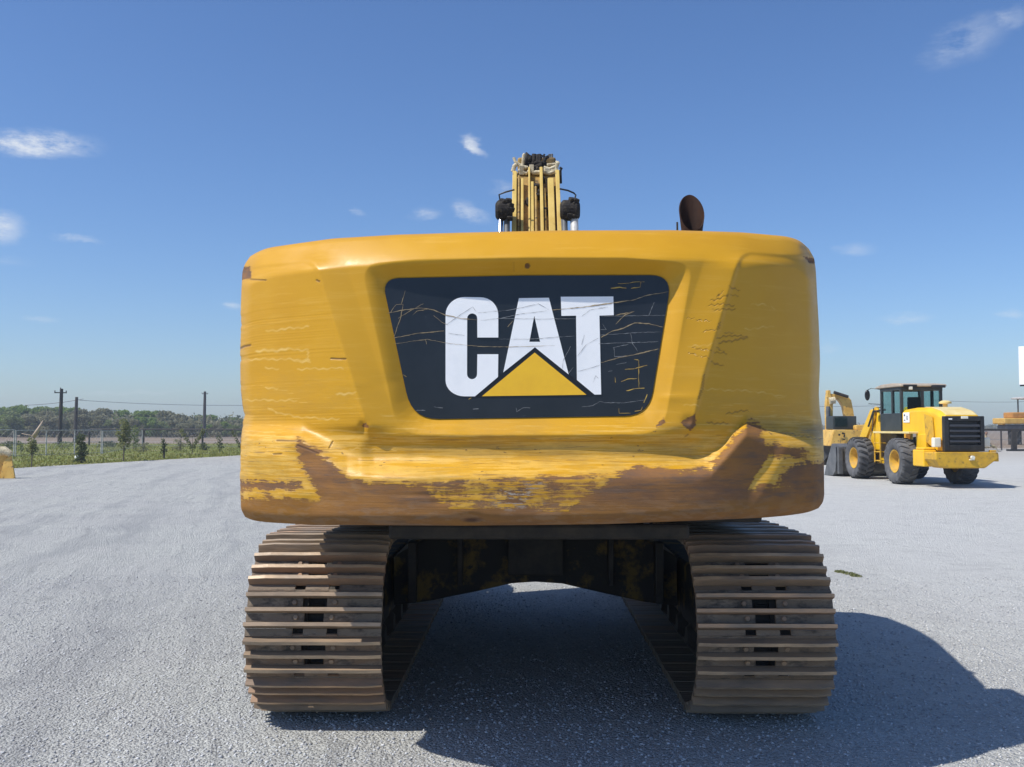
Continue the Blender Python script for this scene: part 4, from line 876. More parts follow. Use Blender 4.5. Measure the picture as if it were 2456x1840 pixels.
# rear frame, platform, side tank
o = MB(); o.bb(-.42, .42, -1.6, 1.3, .55, 1.3); Lp(o, 'rear_frame', 'dark_steel', bevel=.03)
o = MB(); o.bb(-.92, -.50, -.55, 1.95, 1.50, 1.56); o.bb(.50, .92, -.55, 1.95, 1.50, 1.56); Lp(o, 'platform', 'ldr_pale', bevel=.01)
o = MB(); o.bb(-.70, -.44, .75, 1.95, .75, 1.497); Lp(o, 'side_tank', 'tank_shade', bevel=.03)  # dark brown paints in the shade below the platform
for k in range(3):
    o = MB(); o.bb(-.93, -.72, 1.45, 1.85, .62+k*.28, .65+k*.28); Lp(o, 'step', 'ldr_dull', bevel=.005)
for y in (1.44, 1.86):
    o = MB(); o.bb(-.92, -.89, y-.02, y+.02, .58, 1.5); Lp(o, 'step_rail', 'ldr_dull')
o = MB(); o.bb(-.64, .64, -1.0, -.4, .95, 1.5); Lp(o, 'rear_side_panel', 'ldr_yellow', bevel=.03)
o = MB(); o.tube([(-.75, 0, .68), (.75, 0, .68)], .17, 14); o.tube([(-.75, 3.05, .68), (.75, 3.05, .68)], .17, 14); Lp(o, 'axles', 'dark_steel')
# cab
cx0, cx1, cy0, cy1 = -.66, .66, .50, 1.98
cb = MB(); cb.bb(cx0, cx1, cy0, cy1, 1.565, 2.12)
for x, y in ((cx0+.05, cy0+.05), (cx1-.05, cy0+.05), (cx0+.045, cy1-.05), (cx1-.045, cy1-.05), (cx0+.04, cy0+.62), (cx1-.04, cy0+.62)): cb.bb(x-.045, x+.045, y-.045, y+.045, 2.12, 2.90)
cb.bb(cx0, cx1, cy0, cy0+.09, 2.80, 2.92); cb.bb(-.02, .08, cy0+.01, cy0+.08, 2.12, 2.82); cb.bb(cx0, cx0+.08, cy0+.09, cy1, 2.82, 2.92); cb.bb(cx1-.08, cx1, cy0+.09, cy1, 2.82, 2.92); cb.bb(cx0+.08, cx1-.08, cy1-.08, cy1, 2.82, 2.92)
cabL = Lp(cb, 'cab', 'cab_black', bevel=.02); cc = cabL.location
for a, b, c, d, e, f in ((cx0+.02, cx0+.03, cy0+.1, cy0+.57, 2.13, 2.81), (cx0+.02, cx0+.03, cy0+.67, cy1-.1, 2.13, 2.81), (cx1-.03, cx1-.02, cy0+.1, cy1-.1, 2.13, 2.81), (cx0+.1, -.03, cy0+.03, cy0+.04, 2.13, 2.79), (.09, cx1-.1, cy0+.03, cy0+.04, 2.13, 2.79), (cx0+.1, cx1-.1, cy1-.04, cy1-.03, 2.13, 2.81)):
    o = MB(); o.bb(a, b, c, d, e, f); w = Lp(o, 'window', 'glass', cabL); w.location -= cc
o = MB(); o.bb(-.27, .23, .95, 1.35, 2.0, 2.18); o.bb(-.25, .21, .88, .98, 2.15, 2.62); w = Lp(o, 'seat', 'hose', cabL, bevel=.04); w.location -= cc
rf = MB(); rf.prism([(cy0-.14, 2.925), (cy0-.12, 3.0), (cy0+.5, 3.05), (cy1-.2, 3.035), (cy1+.22, 2.97), (cy1+.22, 2.92)], 'x', cx0-.06, cx1+.06); w = Lp(rf, 'roof', 'pale_roof', cabL, bevel=.03); w.location -= cc
o = MB(); o.box((-.4, cy0-.12, 2.88), (.1, .08, .1)); w = Lp(o, 'work_lamp', 'lens', cabL, bevel=.01); w.location -= cc
o = MB(); o.box((.45, cy0-.13, 2.93), (.42, .1, .08)); o.box((-.42, cy0-.1, 2.95), (.42, .12, .07)); w = Lp(o, 'roof_visor', 'black', cabL, bevel=.01); w.location -= cc
o = MB(); o.tube([(.55, .15, 2.24), (.55, .15, 2.40)], .07, 14); o.lathe([(0, 2.50), (.10, 2.49), (.18, 2.45), (.18, 2.40), (0, 2.38)], 'z', (.55, .15, 0), 20); Lp(o, 'air_intake_cap', 'ldr_pale', smooth=True, auto=40)
mr_ = MB(); mr_.lathe([(0, -.03), (.07, -.03), (.09, 0), (.07, .03), (0, .03)], 'y', (0, 0, 0), 20); mr_.v = [(x, y, z*1.95) for x, y, z in mr_.v]; o = Lp(mr_, 'mirror', 'black'); o.location = (-.98, 2.18, 2.72)
o = MB(); o.tube([(-.64, 2.0, 2.9), (-.85, 2.18, 2.94), (-.98, 2.19, 2.88)], .012, 6); o.tube([(-.64, 2.0, 2.42), (-.98, 2.1, 2.44)], .012, 6); Lp(o, 'mirror_arm', 'black')
o = MB(); o.tube([(-.66, 1.95, 2.32), (-.86, 2.0, 2.30), (-.90, 2.02, 1.57)], .016, 6); Lp(o, 'handrail', 'black')
# front frame, lift arms, bucket
o = MB(); o.bb(-.36, .36, 1.9, 3.6, .5, 1.15); Lp(o, 'front_frame', 'ldr_yellow', bevel=.04)
for s in (-1, 1):
    o = MB(); o.prism([(2.25, .95), (3.0, .95), (2.95, 1.75), (2.80, 2.22), (2.66, 2.36), (2.50, 2.34), (2.36, 1.95), (2.28, 1.5)], 'x', s*.50-.05, s*.50+.05); Lp(o, 'loader_tower', 'ldr_yellow', bevel=.03)
for s in (-1, 1):
    o = MB(); o.prism([(2.5, 2.28), (2.74, 2.26), (3.5, 1.52), (4.35, .50), (4.25, .28), (4.05, .34), (3.2, 1.22), (2.5, 1.98)], 'x', s*.62-.045, s*.62+.045); Lp(o, 'lift_arm', 'ldr_yellow', bevel=.02)
    o = MB(); o.prism([(2.3, .95), (3.75, 1.05), (3.75, 1.42), (3.3, 1.5), (2.6, 1.45), (2.3, 1.2)], 'x', s*.86-.25, s*.86-.235 if s < 0 else s*.86+.25); 
    o2 = MB(); o2.tube([(s*.42, 2.6, .95), (s*.5, 3.7, .62)], .06, 12); Lp(o2, 'lift_cylinder', 'ldr_dull', smooth=True, auto=50)
o = MB(); o.tube([(-.02, 2.5, 1.9), (-.02, 3.35, 1.72)], .075, 12); o.box((-.02, 3.5, 1.30), (.12, .18, 1.0), rx=.2); o.tube([(-.02, 3.6, .85), (-.02, 4.3, .75)], .05, 10); Lp(o, 'tilt_linkage', 'ldr_yellow', bevel=.01)
o = MB(); o.tube([(-.30, 2.36, 2.26), (-.66, 2.5, 2.20), (-.78, 2.62, 1.70)], .035, 8); o.box((-.3, 2.5, 2.03), (.22, .2, .12)); Lp(o, 'arm_hoses', 'hose', bevel=.01)
bk = MB(); prof = [(4.28, 1.02), (4.22, .55), (4.32, .18), (4.55, .03), (5.35, .0), (5.35, .025), (4.58, .06), (4.36, .22), (4.27, .56), (4.33, 1.0), (4.6, 1.10), (4.58, 1.13)]
bk.prism(prof, 'x', -1.22, 1.22)
for s in (-1, 1): bk.prism([(4.25, 1.03), (4.22, .55), (4.32, .18), (4.55, .03), (5.35, 0), (5.1, .45), (4.6, 1.12)], 'x', s*1.235-.012, s*1.235+.012)
bkt = Lp(bk, 'bucket', 'grey_steel', bevel=.01); bc = bkt.location
o = MB(); o.bb(-1.16, -.18, 4.16, 4.2, .42, .52); o.bb(-1.16, -.18, 4.16, 4.2, .86, .98); o.bb(-1.2, -1.05, 4.12, 4.24, .1, 1.0); o.bb(.18, 1.16, 4.16, 4.2, .42, .52); w = Lp(o, 'bucket_ribs', 'grey_steel', bkt, bevel=.01); w.location -= bc

# ================================================================== SMALL EXCAVATOR BEHIND THE LOADER
e2 = empty('excavator', (gx(2040, 42), 42.3, 0), 'smaller yellow excavator with folded arm behind the wheel loader', 'excavator')
def E2(mb, name, mat, **k):
    o = mb.build(name, mat, e2, **k); o.location -= e2.location; return o
D = 42; q = lambda a, b, dd=0: at(a, b, D+dd)
def pix_prism(pts, D0, th, name, mat, fn, **k):
    """side-on plate: outline given as bearing and height at distance D0, with real thickness th"""
    A = [at(a, b, D0) for a, b in pts]; mb = MB(); mb.prism([(p[0], p[2]) for p in A], 'y', D0, D0+th); return fn(mb, name, mat, **k)
pix_prism([(1999, 1031), (2100, 1031), (2100, 1070), (1990, 1070)], 41.4, 1.9, 'counterweight', 'old_yellow', E2, bevel=.04)
pix_prism([(2052, 1020), (2110, 1018), (2110, 1031), (2052, 1031)], 41.6, 1.5, 'engine_cover', 'old_yellow', E2, bevel=.05)
o = MB(); a, b = q(1996, 998), q(2053, 1030); o.bb(a[0], b[0], 41.9, 42.9, b[2], a[2]); E2(o, 'cab', 'cab_black', bevel=.03)
o = MB(); a, b = q(2000, 1001), q(2030, 1024); o.bb(a[0], b[0], 41.86, 41.88, b[2], a[2]); E2(o, 'window', 'glass')
o = MB(); o.bb(gx(1990, 42), gx(2110, 42), 41.5, 42.0, 0, .55); o.bb(gx(1990, 42), gx(2110, 42), 43.0, 43.5, 0, .55); o.bb(gx(2020, 42), gx(2090, 42), 42, 43, .4, .95); E2(o, 'undercarriage', 'dark_steel', bevel=.1)
pix_prism([(2053, 1030), (2047, 985), (2042, 960), (2034, 951), (2016, 947), (1990, 944), (1990, 952), (2008, 956), (2016, 964), (2023, 975), (2028, 1000), (2030, 1030)], 43.1, .35, 'boom', 'old_yellow', E2, bevel=.02)
pix_prism([(1985, 936), (1992, 936), (1993, 948), (1999, 962), (1998, 975), (1998, 1060), (1990, 1075), (1984, 1060), (1982, 970), (1984, 950)], 43.05, .3, 'stick', 'old_yellow', E2, bevel=.02)
o = MB(); o.tube([q(2000, 941, 1), q(2034, 952, 1)], .07, 10); E2(o, 'stick_cylinder', 'dark_steel'); o = MB(); o.tube([q(1989, 962, 1), q(2002, 960, 1)], .16, 10); E2(o, 'bucket_link', 'cream')
o = MB(); o.tube([q(1986, 975, 1.0), q(1987, 1055, 1.0)], .09, 10); E2(o, 'bucket_cylinder', 'grey_steel')
pix_prism([(1976, 1055), (1996, 1060), (1994, 1085), (1978, 1105), (1970, 1080)], 42.8, .8, 'bucket', 'grey_steel', E2, bevel=.03)
o = MB(); 
for a, b, c, d in ((2013, 1043, 4, 4), (2023, 1040, 7, 4), (2025, 1046, 3, 6), (2024, 1054, 6, 3)): o.box(q(a, b, -.66), (c/54, .02, d/54), ry=.3)
E2(o, 'faded_lettering', 'grease')

# ================================================================== YELLOW BUCKET, FAR LEFT
D = 31.5; b1 = empty('loader_bucket', (gx(10, D), D, 0), 'yellow steel bucket on the gravel at the left edge, tall tapered end plate', 'machine bucket')
def B1(mb, name, mat, **k):
    o = mb.build(name, mat, b1, **k); o.location -= b1.location; return o
xe = gx(41, D); zt = gz(1072, D)
o = MB(); o.prism([(xe-2.6, .02), (xe-.42, .02), (xe-.40, .5), (xe-.28, zt-.22), (xe-.33, zt-.04), (xe-.5, zt), (xe-2.6, zt)], 'y', D+.05, D+.15); B1(o, 'back_plate', 'old_yellow', bevel=.03)
o = MB(); V = [(xe, D-.05, 0), (xe-.52, D-.02, 0), (xe-.40, D, zt-.42), (xe-.18, D+.02, zt-.30)]
o.add(V+[(x, y+.06, z) for x, y, z in V], [(0, 1, 2, 3), (7, 6, 5, 4), (0, 3, 7, 4), (1, 5, 6, 2), (2, 6, 7, 3), (0, 4, 5, 1)]); B1(o, 'end_plate', 'old_yellow', bevel=.01)
o = MB(); o.tube([(xe-2.6, D+.05, zt-.14), (xe-.40, D+.05, zt-.14), (xe-.22, D+.05, zt-.24)], [.15, .15, .10], 16); B1(o, 'rolled_lip', 'cream', smooth=True, auto=50)  # cream here paints the sunlit top of the lip into its colour
o = MB(); o.bb(xe-2.6, xe-.55, D-.5, D+.04, .0, .10); o.bb(xe-2.6, xe-.62, D-.05, D+.04, .45, .6); B1(o, 'cutting_edge', 'ldr_dull', bevel=.02)

# ================================================================== POLES AND WIRES
def pole(px, top, D, r=.12, cross=True, label=''):
    x = gx(px, D); zt = gz(top, D); e = empty('utility_pole', (x, D, 0), label, 'utility pole')
    o = MB(); o.tube([(0, 0, 0), (random.uniform(-.05, .05)+.012*zt, 0, zt)], [r*1.15, r*.8], 10); o.build('post', 'pole', e, smooth=True, auto=50, loc=(0, 0, 0))
    if cross:
        o = MB(); o.box((.012*zt, -.12, zt-.35), (1.0 if cross == 1 else .9, .08, .09), rz=.5); o.build('crossarm', 'pole', e, bevel=.01)
        o = MB()
        for k in (-.45, 0, .45): o.tube([(.012*zt+k*.88, -.12+k*.48, zt-.30), (.012*zt+k*.88, -.12+k*.48, zt-.1+(.2 if k == 0 else -.06))], .045, 8)
        o.build('insulators', 'pole', e)
    return (x+.012*zt, D, zt)
p1 = pole(144, 932, 84, .17, 1, 'tallest dark wooden utility pole with crossarm, leftmost of the poles')
p2 = pole(181, 952, 108, .20, 0, 'plain dark pole without crossarm just right of the leftmost one')
p3 = pole(490, 939, 150, .24, 2, 'dark utility pole with small crossarm nearest the big excavator')
def wire(a, b, sag, label, r=.03):
    o = MB(); n = 14; o.tube([(a[0]+(b[0]-a[0])*t, a[1]+(b[1]-a[1])*t, a[2]+(b[2]-a[2])*t-sag*4*t*(1-t)) for t in np.linspace(0, 1, n+1)], r, 5); tag(o.build('overhead_wire', 'wire'), label, 'overhead wire')
wire(tuple(at(60, 972, 170)), tuple(at(200, 957, 170)), .2, 'thin overhead wire above the left end of the treeline', .06)
wire(tuple(at(190, 960, 200)), tuple(at(700, 970, 230)), .6, 'thin overhead wire crossing behind the pole nearest the excavator', .05)
wire(tuple(at(1900, 974, 230)), tuple(at(2140, 972, 230)), .2, 'thin overhead wire behind the loader cab', .05)
wire(tuple(at(2240, 960, 230)), tuple(at(2470, 963, 230)), .3, 'thin overhead wire to the right of the loader', .045)

# ================================================================== FENCES
def fence(a, b, h, n, label, name='chain_link_fence', wr=.03, mat='galv', offs=None):
    a, b = Vector(a), Vector(b); e = empty(name, a, label, 'fence'); d = b-a
    for i in range(n+1):
        p = d*(i/n); o = MB(); o.tube([(p.x, p.y, 0), (p.x, p.y, h)], wr, 8); o.build('post', mat, e)
    o = MB(); o.tube([(0, 0, h-.02), (d.x, d.y, h-.02)], wr*.75, 6); o.build('top_rail', mat, e)
    for z in (.08, h*.5):
        o = MB(); o.tube([(0, 0, z), (d.x, d.y, z)], .012, 4); o.build('wire', 'wire', e)
    o = MB(); L = d.length; k = int(L/.42); dn = d.normalized()
    for i in range(k):
        for s in (0, 1):
            p0 = dn*(i*L/k); p1 = dn*min(L, (i*L/k)+h*.9); z0, z1 = (0, h) if s else (h, 0)
            o.tube([(p0.x, p0.y, z0), (p1.x, p1.y, z1)], .0035, 3, cap=False)
    o.build('mesh_wires', 'galv', e)['kind'] = 'stuff'
    return e
fence((gx(-60, 52), 52, 0), (gx(35, 54), 54, 0), 1.55, 2, 'chain-link fence stretch with pale posts at the far left of the verge', wr=.036)
fence((gx(35, 54), 54.2, 0), (gx(244, 60), 60, 0), 1.52, 3, 'galvanised chain-link fence with white posts behind the young trees', wr=.036)
fence((gx(244, 60), 60.2, 0), (gx(342, 80), 80, 0), 1.45, 2, 'receding galvanised fence between the white posts and the brown field', wr=.036)
fence((gx(215, 88), 88, 0), (gx(640, 78), 78, 0), 1.50, 3, 'dark-post wire fence along the brown field in front of the treeline', name='wire_fence', wr=.09, mat='rustpost')
fence((gx(2340, 70), 70, 0), (gx(2520, 70), 70, 0), 1.55, 3, 'dark fence with thin posts behind the loader on the right', name='wire_fence', wr=.06, mat='rustpost')
gt = empty('gate', (gx(2431, 68), 68, 0), 'dark steel gate with thick post at the right edge', 'gate')
o = MB(); o.bb(-.2, .16, -.1, .1, 0, 1.45); o.build('post', 'dark_steel', gt, bevel=.02)
o = MB(); o.bb(-.45, 4.5, -.25, .25, 0, .14); o.build('base_beam', 'black', gt); o = MB(); o.bb(-2.5, 4.5, -.05, .05, 1.42, 1.56); o.build('top_rail', 'dark_steel', gt)
for x in (1.3, 2.4, 3.6):
    o = MB(); o.bb(x-.04, x+.04, -.04, .04, .14, 1.42); o.build('bar', 'dark_steel', gt)

# billboard, canopy machine, person on the right
sg = empty('billboard', (gx(2447, 80)+.0, 80, 0), 'white blank billboard high above the right edge', 'billboard', rz=R(-42))
o = MB(); x0 = 0.0; o.bb(x0, x0+3.6, -.1, .1, gz(924, 80), gz(833, 80)); o.build('sign_face', 'billboard', sg, bevel=.02)
o = MB(); o.bb(x0+.01, x0+3.6, .1, .16, gz(924, 80)-.12, gz(924, 80)); o.build('bottom_trim', 'dark_steel', sg)
o = MB(); o.tube([(x0+1.8, .3, 0), (x0+1.8, .3, gz(840, 80))], .22, 12); o.build('mast', 'dark_steel', sg, smooth=True, auto=50)
D = 92; pv = empty('paving_machine', (gx(2450, D), D, 0), 'old yellow machine with round grey canopy beyond the fence, right edge', 'machine')
def PV(mb, name, mat, **k):
    o = mb.build(name, mat, pv, **k); o.location -= pv.location; return o
def pbox(a, b, c, d, D0, th): A, B = at(a, b, D0), at(c, d, D0); m = MB(); m.bb(A[0], B[0], D0, D0+th, B[2], A[2]); return m
PV(pbox(2409, 1003, 2520, 1017, D, 2.4), 'hull', 'old_yellow', bevel=.08); PV(pbox(2428, 989, 2500, 1003, D+.3, 1.8), 'engine_box', 'orange_box', bevel=.1)
PV(pbox(2415, 1018, 2520, 1034, D+.2, 2.0), 'crawler_frame', 'grey_steel', bevel=.15); PV(pbox(2404, 1005, 2412, 1019, D+.5, 1), 'bumper', 'old_yellow', bevel=.05)
for a in (2422, 2444, 2480):
    PV(pbox(a, 1030, a+7, 1067, D+.6, .4), 'support_leg', 'dark_steel')
PV(pbox(2441, 958, 2444, 1003, D+1, .12), 'canopy_post', 'pole'); PV(pbox(2490, 958, 2493, 1003, D+1, .12), 'canopy_post', 'pole')
o = MB(); c = at(2462, 956, D+1); o.lathe([(0, .16), (1.0, .14), (1.36, .05), (1.36, -.05), (0, -.12)], 'z', (c[0], c[1], c[2]), 28); PV(o, 'canopy', 'galv', smooth=True, auto=40)
kb = MB(); kb.bb(gx(2300, 66), gx(2400, 66), 66, 66.5, 0, .22); tag(kb.build('concrete_kerb', 'concrete', bevel=.03), 'low pale concrete ledge below the fence, right of the loader grille', 'concrete ledge')
def person():
    D = 66.2; c = at(2368, 1078, D); e = empty('person', (c[0], D, 0), 'person in tan clothes with dark hair sitting on the pale ledge beside the fence', 'person')
    me = bpy.data.meshes.new('body'); z0 = .25
    J = [(0, 0, z0+.12), (-.05, 0, z0+.35), (-.10, 0, z0+.60), (-.08, 0, z0+.78), (-.07, -.02, z0+.92), (.12, -.08, z0+.12), (.42, -.14, z0+.16), (.62, -.16, .06), (.72, -.2, .04), (.12, .08, z0+.12), (.44, .12, z0+.12), (.68, .14, .06), (.78, .12, .04),
         (-.1, -.18, z0+.60), (.02, -.24, z0+.36), (.2, -.2, z0+.26), (-.1, .18, z0+.60), (.02, .24, z0+.36), (.2, .2, z0+.26)]
    E = [(0, 1), (1, 2), (2, 3), (3, 4), (0, 5), (5, 6), (6, 7), (7, 8), (0, 9), (9, 10), (10, 11), (11, 12), (2, 13), (13, 14), (14, 15), (2, 16), (16, 17), (17, 18)]
    Rr = [.15, .14, .15, .06, .07, .10, .075, .05, .045, .10, .075, .05, .045, .065, .05, .035, .065, .05, .035]
    me.from_pydata(J, E, []); o = bpy.data.objects.new('body', me); col.objects.link(o); o.parent = e
    md = o.modifiers.new('skin', 'SKIN')
    for i, r in enumerate(Rr): me.skin_vertices[0].data[i].radius = (r, r)
    me.skin_vertices[0].data[0].use_root = True
    o.modifiers.new('sub', 'SUBSURF').levels = 1; me.materials.append(M['tan_cloth'])
    h = MB(); h.lathe([(0, -.12), (.06, -.10), (.085, -.02), (.09, .04), (.06, .10), (0, .12)], 'z', (-.06, -.03, z0+1.0), 14); h.build('head', 'skin', e, smooth=True)
    h = MB(); h.lathe([(.092, -.05), (.10, .03), (.075, .11), (0, .14)], 'z', (-.055, 0, z0+1.01), 14); h.build('hair', 'hair', e, smooth=True)
try: person()
except Exception as ex_: print('person failed', ex_)

# ================================================================== TREES AND PLANTS
def leaf_mesh(name, blobs, n, size, mat, seed, flat=.6, fill=.35):
    """many small leaf-clump faces spread through lumpy volumes: blobs (x,y,z,rx,ry,rz)"""
    r = np.random.default_rng(seed); B = np.array(blobs, float); w = B[:, 3]*B[:, 4]*B[:, 5]; w = w**.7; k = r.choice(len(B), n, p=w/w.sum())
    d = r.normal(size=(n, 3)); d /= np.linalg.norm(d, axis=1)[:, None]; rad = fill+(1-fill)*r.random(n)**.5; rad *= 1+.22*r.normal(size=n)*(r.random(n) < .3)
    C = B[k, :3]+d*rad[:, None]*B[k, 3:]
    a = r.normal(size=(n, 3)); a /= np.linalg.norm(a, axis=1)[:, None]; b = np.cross(a, r.normal(size=(n, 3))); b /= np.linalg.norm(b, axis=1)[:, None]
    s = size*(.5+r.random(n))[:, None]; V = np.stack([C-a*s, C-b*s*flat, C+a*s, C+b*s*flat], 1).reshape(-1, 3)
    me = bpy.data.meshes.new(name); me.from_pydata(V.tolist(), [], (np.arange(4*n).reshape(-1, 4)).tolist()); me.materials.append(M[mat]); return me
def trunk_mesh(h, r0, seed, mat='bark', limbs=5, spread=.5, name='trunk'):
    rr = random.Random(seed); mb = MB(); top = (rr.uniform(-.1, .1)*h, rr.uniform(-.1, .1)*h, h*.8)
    mb.tube([(0, 0, 0), (top[0]*.3, top[1]*.3, h*.35), top], [r0, r0*.7, r0*.25], 6)
    for i in range(limbs):
        a = rr.random()*2*PI; z = h*rr.uniform(.3, .65); L = h*rr.uniform(.3, .5)
        mb.tube([(top[0]*z/h, top[1]*z/h, z), (math.cos(a)*L*spread, math.sin(a)*L*spread, z+L*.7)], [r0*.4, r0*.12], 5)
    return mb.mesh(name, mat)
def lumps(w, h, z0, n, seed, rb=.35):
    rr = random.Random(seed); out = []
    for i in range(n):
        a = rr.random()*2*PI; q = rr.random()**.5*w*.6; z = z0+rr.random()*(h-z0)*.8; s = rb*w*rr.uniform(.6, 1.15)
        out.append((q*math.cos(a), q*math.sin(a), z, s, s, s*.75))
    return out
kinds = []
for i, mt in enumerate(('leaf_mid', 'leaf_grey', 'leaf_green', 'leaf_mid', 'leaf_grey', 'leaf_green')):
    kinds.append((leaf_mesh('crown', lumps(2.6, 4.6+.4*(i % 3), 1.0, 11, 20+i), 1500, .23, mt, i), trunk_mesh(4.2, .12, i)))
def tree(x, y, s, k, label, group, name='tree'):
    e = empty(name, (x, y, 0), label, 'tree', group, rz=random.random()*6.28)
    c = bpy.data.objects.new('crown', kinds[k][0]); t = bpy.data.objects.new('trunk', kinds[k][1])
    for o in (c, t): col.objects.link(o); o.parent = e; o.scale = (s*random.uniform(.9, 1.25), s*random.uniform(.9, 1.25), s)
    return e
LAB = {0: 'dull green scrub tree in the treeline behind the field', 1: 'grey-brown scrub tree in the treeline behind the field', 2: 'fresh green scrub tree in the treeline behind the field'}
def skyline(px): return float(np.interp(px, [-120, 0, 60, 110, 150, 220, 320, 400, 450, 580, 700], [975, 968, 970, 965, 976, 975, 983, 980, 994, 996, 998]))
px_ = -140.
while px_ < 720:
    D = random.uniform(165, 178); x = gx(px_, D); want = gz(skyline(px_)+random.uniform(-3, 7), D)
    k = random.choice((0, 3, 1, 4, 2) if px_ > 130 else (2, 5, 0, 2)) if px_ < 430 else random.choice((0, 2, 5, 3)); tree(x, D, want/5.2, k, LAB[k % 3], 'scrub trees of the treeline'); px_ += random.uniform(13, 21)
px_ = -140.
while px_ < 720:
    D = random.uniform(150, 162); x = gx(px_, D); k = random.choice((0, 1, 3, 4, 2)); tree(x, D, gz(skyline(px_)+random.uniform(14, 24), D)/5.2, k, LAB[k % 3], 'scrub trees of the treeline'); px_ += random.uniform(12, 20)
# undergrowth mass closing the treeline at its foot, and the thin far wood on the right
bl = [(gx(p, 168)+random.uniform(-1, 1), 168+random.uniform(-6, 6), random.uniform(.5, 2.2), 3.2, 3, random.uniform(1.3, 2.4)) for p in np.arange(-160, 740, 14)]
me = leaf_mesh('undergrowth', bl, 16000, .30, 'leaf_grey', 99); o = bpy.data.objects.new('undergrowth', me); col.objects.link(o); tag(o, 'dense grey-green undergrowth closing the foot of the treeline', 'undergrowth'); o['kind'] = 'stuff'
bl = [(x, 420+random.uniform(-20, 20), 1.0, 9, 8, random.uniform(1.2, 2.6)) for x in np.arange(-110, 330, 6)]
me = leaf_mesh('distant_scrub', bl, 13000, .6, 'leaf_grey', 98); o = bpy.data.objects.new('distant_scrub', me); col.objects.link(o); tag(o, 'thin line of far-off scrub on the horizon behind the machines', 'scrub'); o['kind'] = 'stuff'

def plant(px, base_y, top_y, wpx, mat, label, cat='shrub', leaves=260, size=.05, stem=True, name='shrub', lean=0, blobs=None, stake=False, z0=.3, leafz=None, D=None):
    D = D or FPX*CZ/(base_y-1024.); x = gx(px, D); H = gz(top_y, D); w = wpx/2/FPX*D; e = empty(name, (x, D, 0), label, cat)
    B = blobs(w, H) if blobs else [(random.uniform(-.3, .3)*w+lean*i/6*w, random.uniform(-.3, .3)*w, H*(z0+(.92-z0)*i/6), w*random.uniform(.5, .85)*(1 if i < 4 else .7), w*.7, H*.13) for i in range(7)]
    o = bpy.data.objects.new('foliage', leaf_mesh('foliage', B, leaves, size, mat, int(px)+3)); col.objects.link(o); o.parent = e
    if stem:
        m = MB(); r = .022 if H < 1.6 else .035
        m.tube([(0, 0, 0), (.02, 0, H*.4), (lean*w*.4, 0, H*.8)], [r, r*.8, r*.3], 6)
        for b in B[::2]: m.tube([(0, 0, H*.35), (b[0]*.8, b[1]*.8, b[2])], [r*.5, r*.25], 4)
        m.build('stem', 'bark', e, loc=(0, 0, 0))
    return e
plant(78, 1121, 1052, 34, 'leaf_olive', 'small round green sapling on a thin dark stem, nearest the yellow bucket', name='sapling', cat='sapling', z0=.55, leaves=420, size=.045)
plant(197, 1111, 1044, 34, 'leaf_dark', 'dense dark leafy bush at the edge of the gravel', leaves=900, size=.05, z0=.08)
plant(298, 1106, 1008, 40, 'leaf_olive', 'tallest young tree on the verge with loose olive crown', name='sapling', cat='sapling', leaves=900, size=.055, z0=.42)
plant(322, 1078, 1022, 36, 'leaf_mid', 'grey-green bush just behind the tallest young tree', leaves=420, size=.06, z0=.2)
V_ = lambda w, H: [(s*w*t*.9, 0, H*(.2+.75*t), w*.13+.05, w*.15, H*.09) for s, n in ((-1, 5), (1, 6)) for t in np.linspace(.1, 1, n)]
plant(462, 1090, 1030, 58, 'leaf_olive', 'forked V-shaped young tree by the dark fence post', name='sapling', cat='sapling', leaves=600, size=.05, blobs=V_)
plant(394, 1100, 1052, 18, 'leaf_dark', 'narrow dark sapling tied to a short stake near the gravel edge', name='sapling', cat='sapling', leaves=240, size=.045, z0=.3)
plant(528, 1086, 1048, 22, 'leaf_dark', 'small twiggy plant right of the forked young tree', leaves=160, size=.05)
plant(578, 1086, 1034, 44, 'leaf_olive', 'pale spreading young tree half hidden by the counterweight', name='sapling', cat='sapling', leaves=420, size=.05, blobs=V_)
plant(345, 1084, 1062, 34, 'leaf_grey', 'low grey weedy clump in the middle of the verge', leaves=260, size=.05, z0=.1)
plant(432, 1080, 1054, 44, 'leaf_grey', 'low dry weedy clump left of the forked young tree', leaves=380, size=.05, z0=.1)
plant(490, 1080, 1062, 30, 'leaf_dark', 'low dark clump at the foot of the dark fence post', leaves=220, size=.06, z0=.1)
plant(22, 1078, 1058, 60, 'leaf_dark', 'low dark bushes behind the yellow bucket', leaves=420, size=.06, z0=.1)
plant(52, 1090, 1060, 20, 'leaf_mid', 'thin faded sapling behind the nearest one', name='sapling', cat='sapling', leaves=120, size=.05)
plant(150, 1076, 1060, 90, 'leaf_mid', 'low weeds growing along the fence at left', leaves=420, size=.06, z0=.1)
plant(262, 1073, 1058, 70, 'leaf_dark', 'low dark weeds right of the last white post', leaves=360, size=.07, z0=.1)
plant(2358, 1083, 1066, 20, 'leaf_dark', 'small dark weeds by the pale ledge at right', leaves=80, size=.05)
# pale broken branch
o = MB(); D = 49; o.tube([at(80, 1048, D), at(92, 1030, D), at(103, 1009, D)], [.11, .09, .02], 7); o.tube([at(82, 1048, D), at(74, 1090, D)], [.05, .04], 6); o.tube([at(80, 1046, D), at(52, 1040, D)], [.03, .015], 5)
tag(o.build('broken_branch', 'pale_wood', smooth=True), 'pale broken branch leaning up behind the smallest sapling', 'branch')
o = MB(); c = at(184, 1093, 49); o.lathe([(0, -.11), (.08, -.08), (.11, 0), (.08, .08), (0, .11)], 'z', (c[0], c[1], .14), 10); tag(o.build('plastic_bag', 'white', smooth=True), 'small white litter beside the dense dark bush', 'litter')
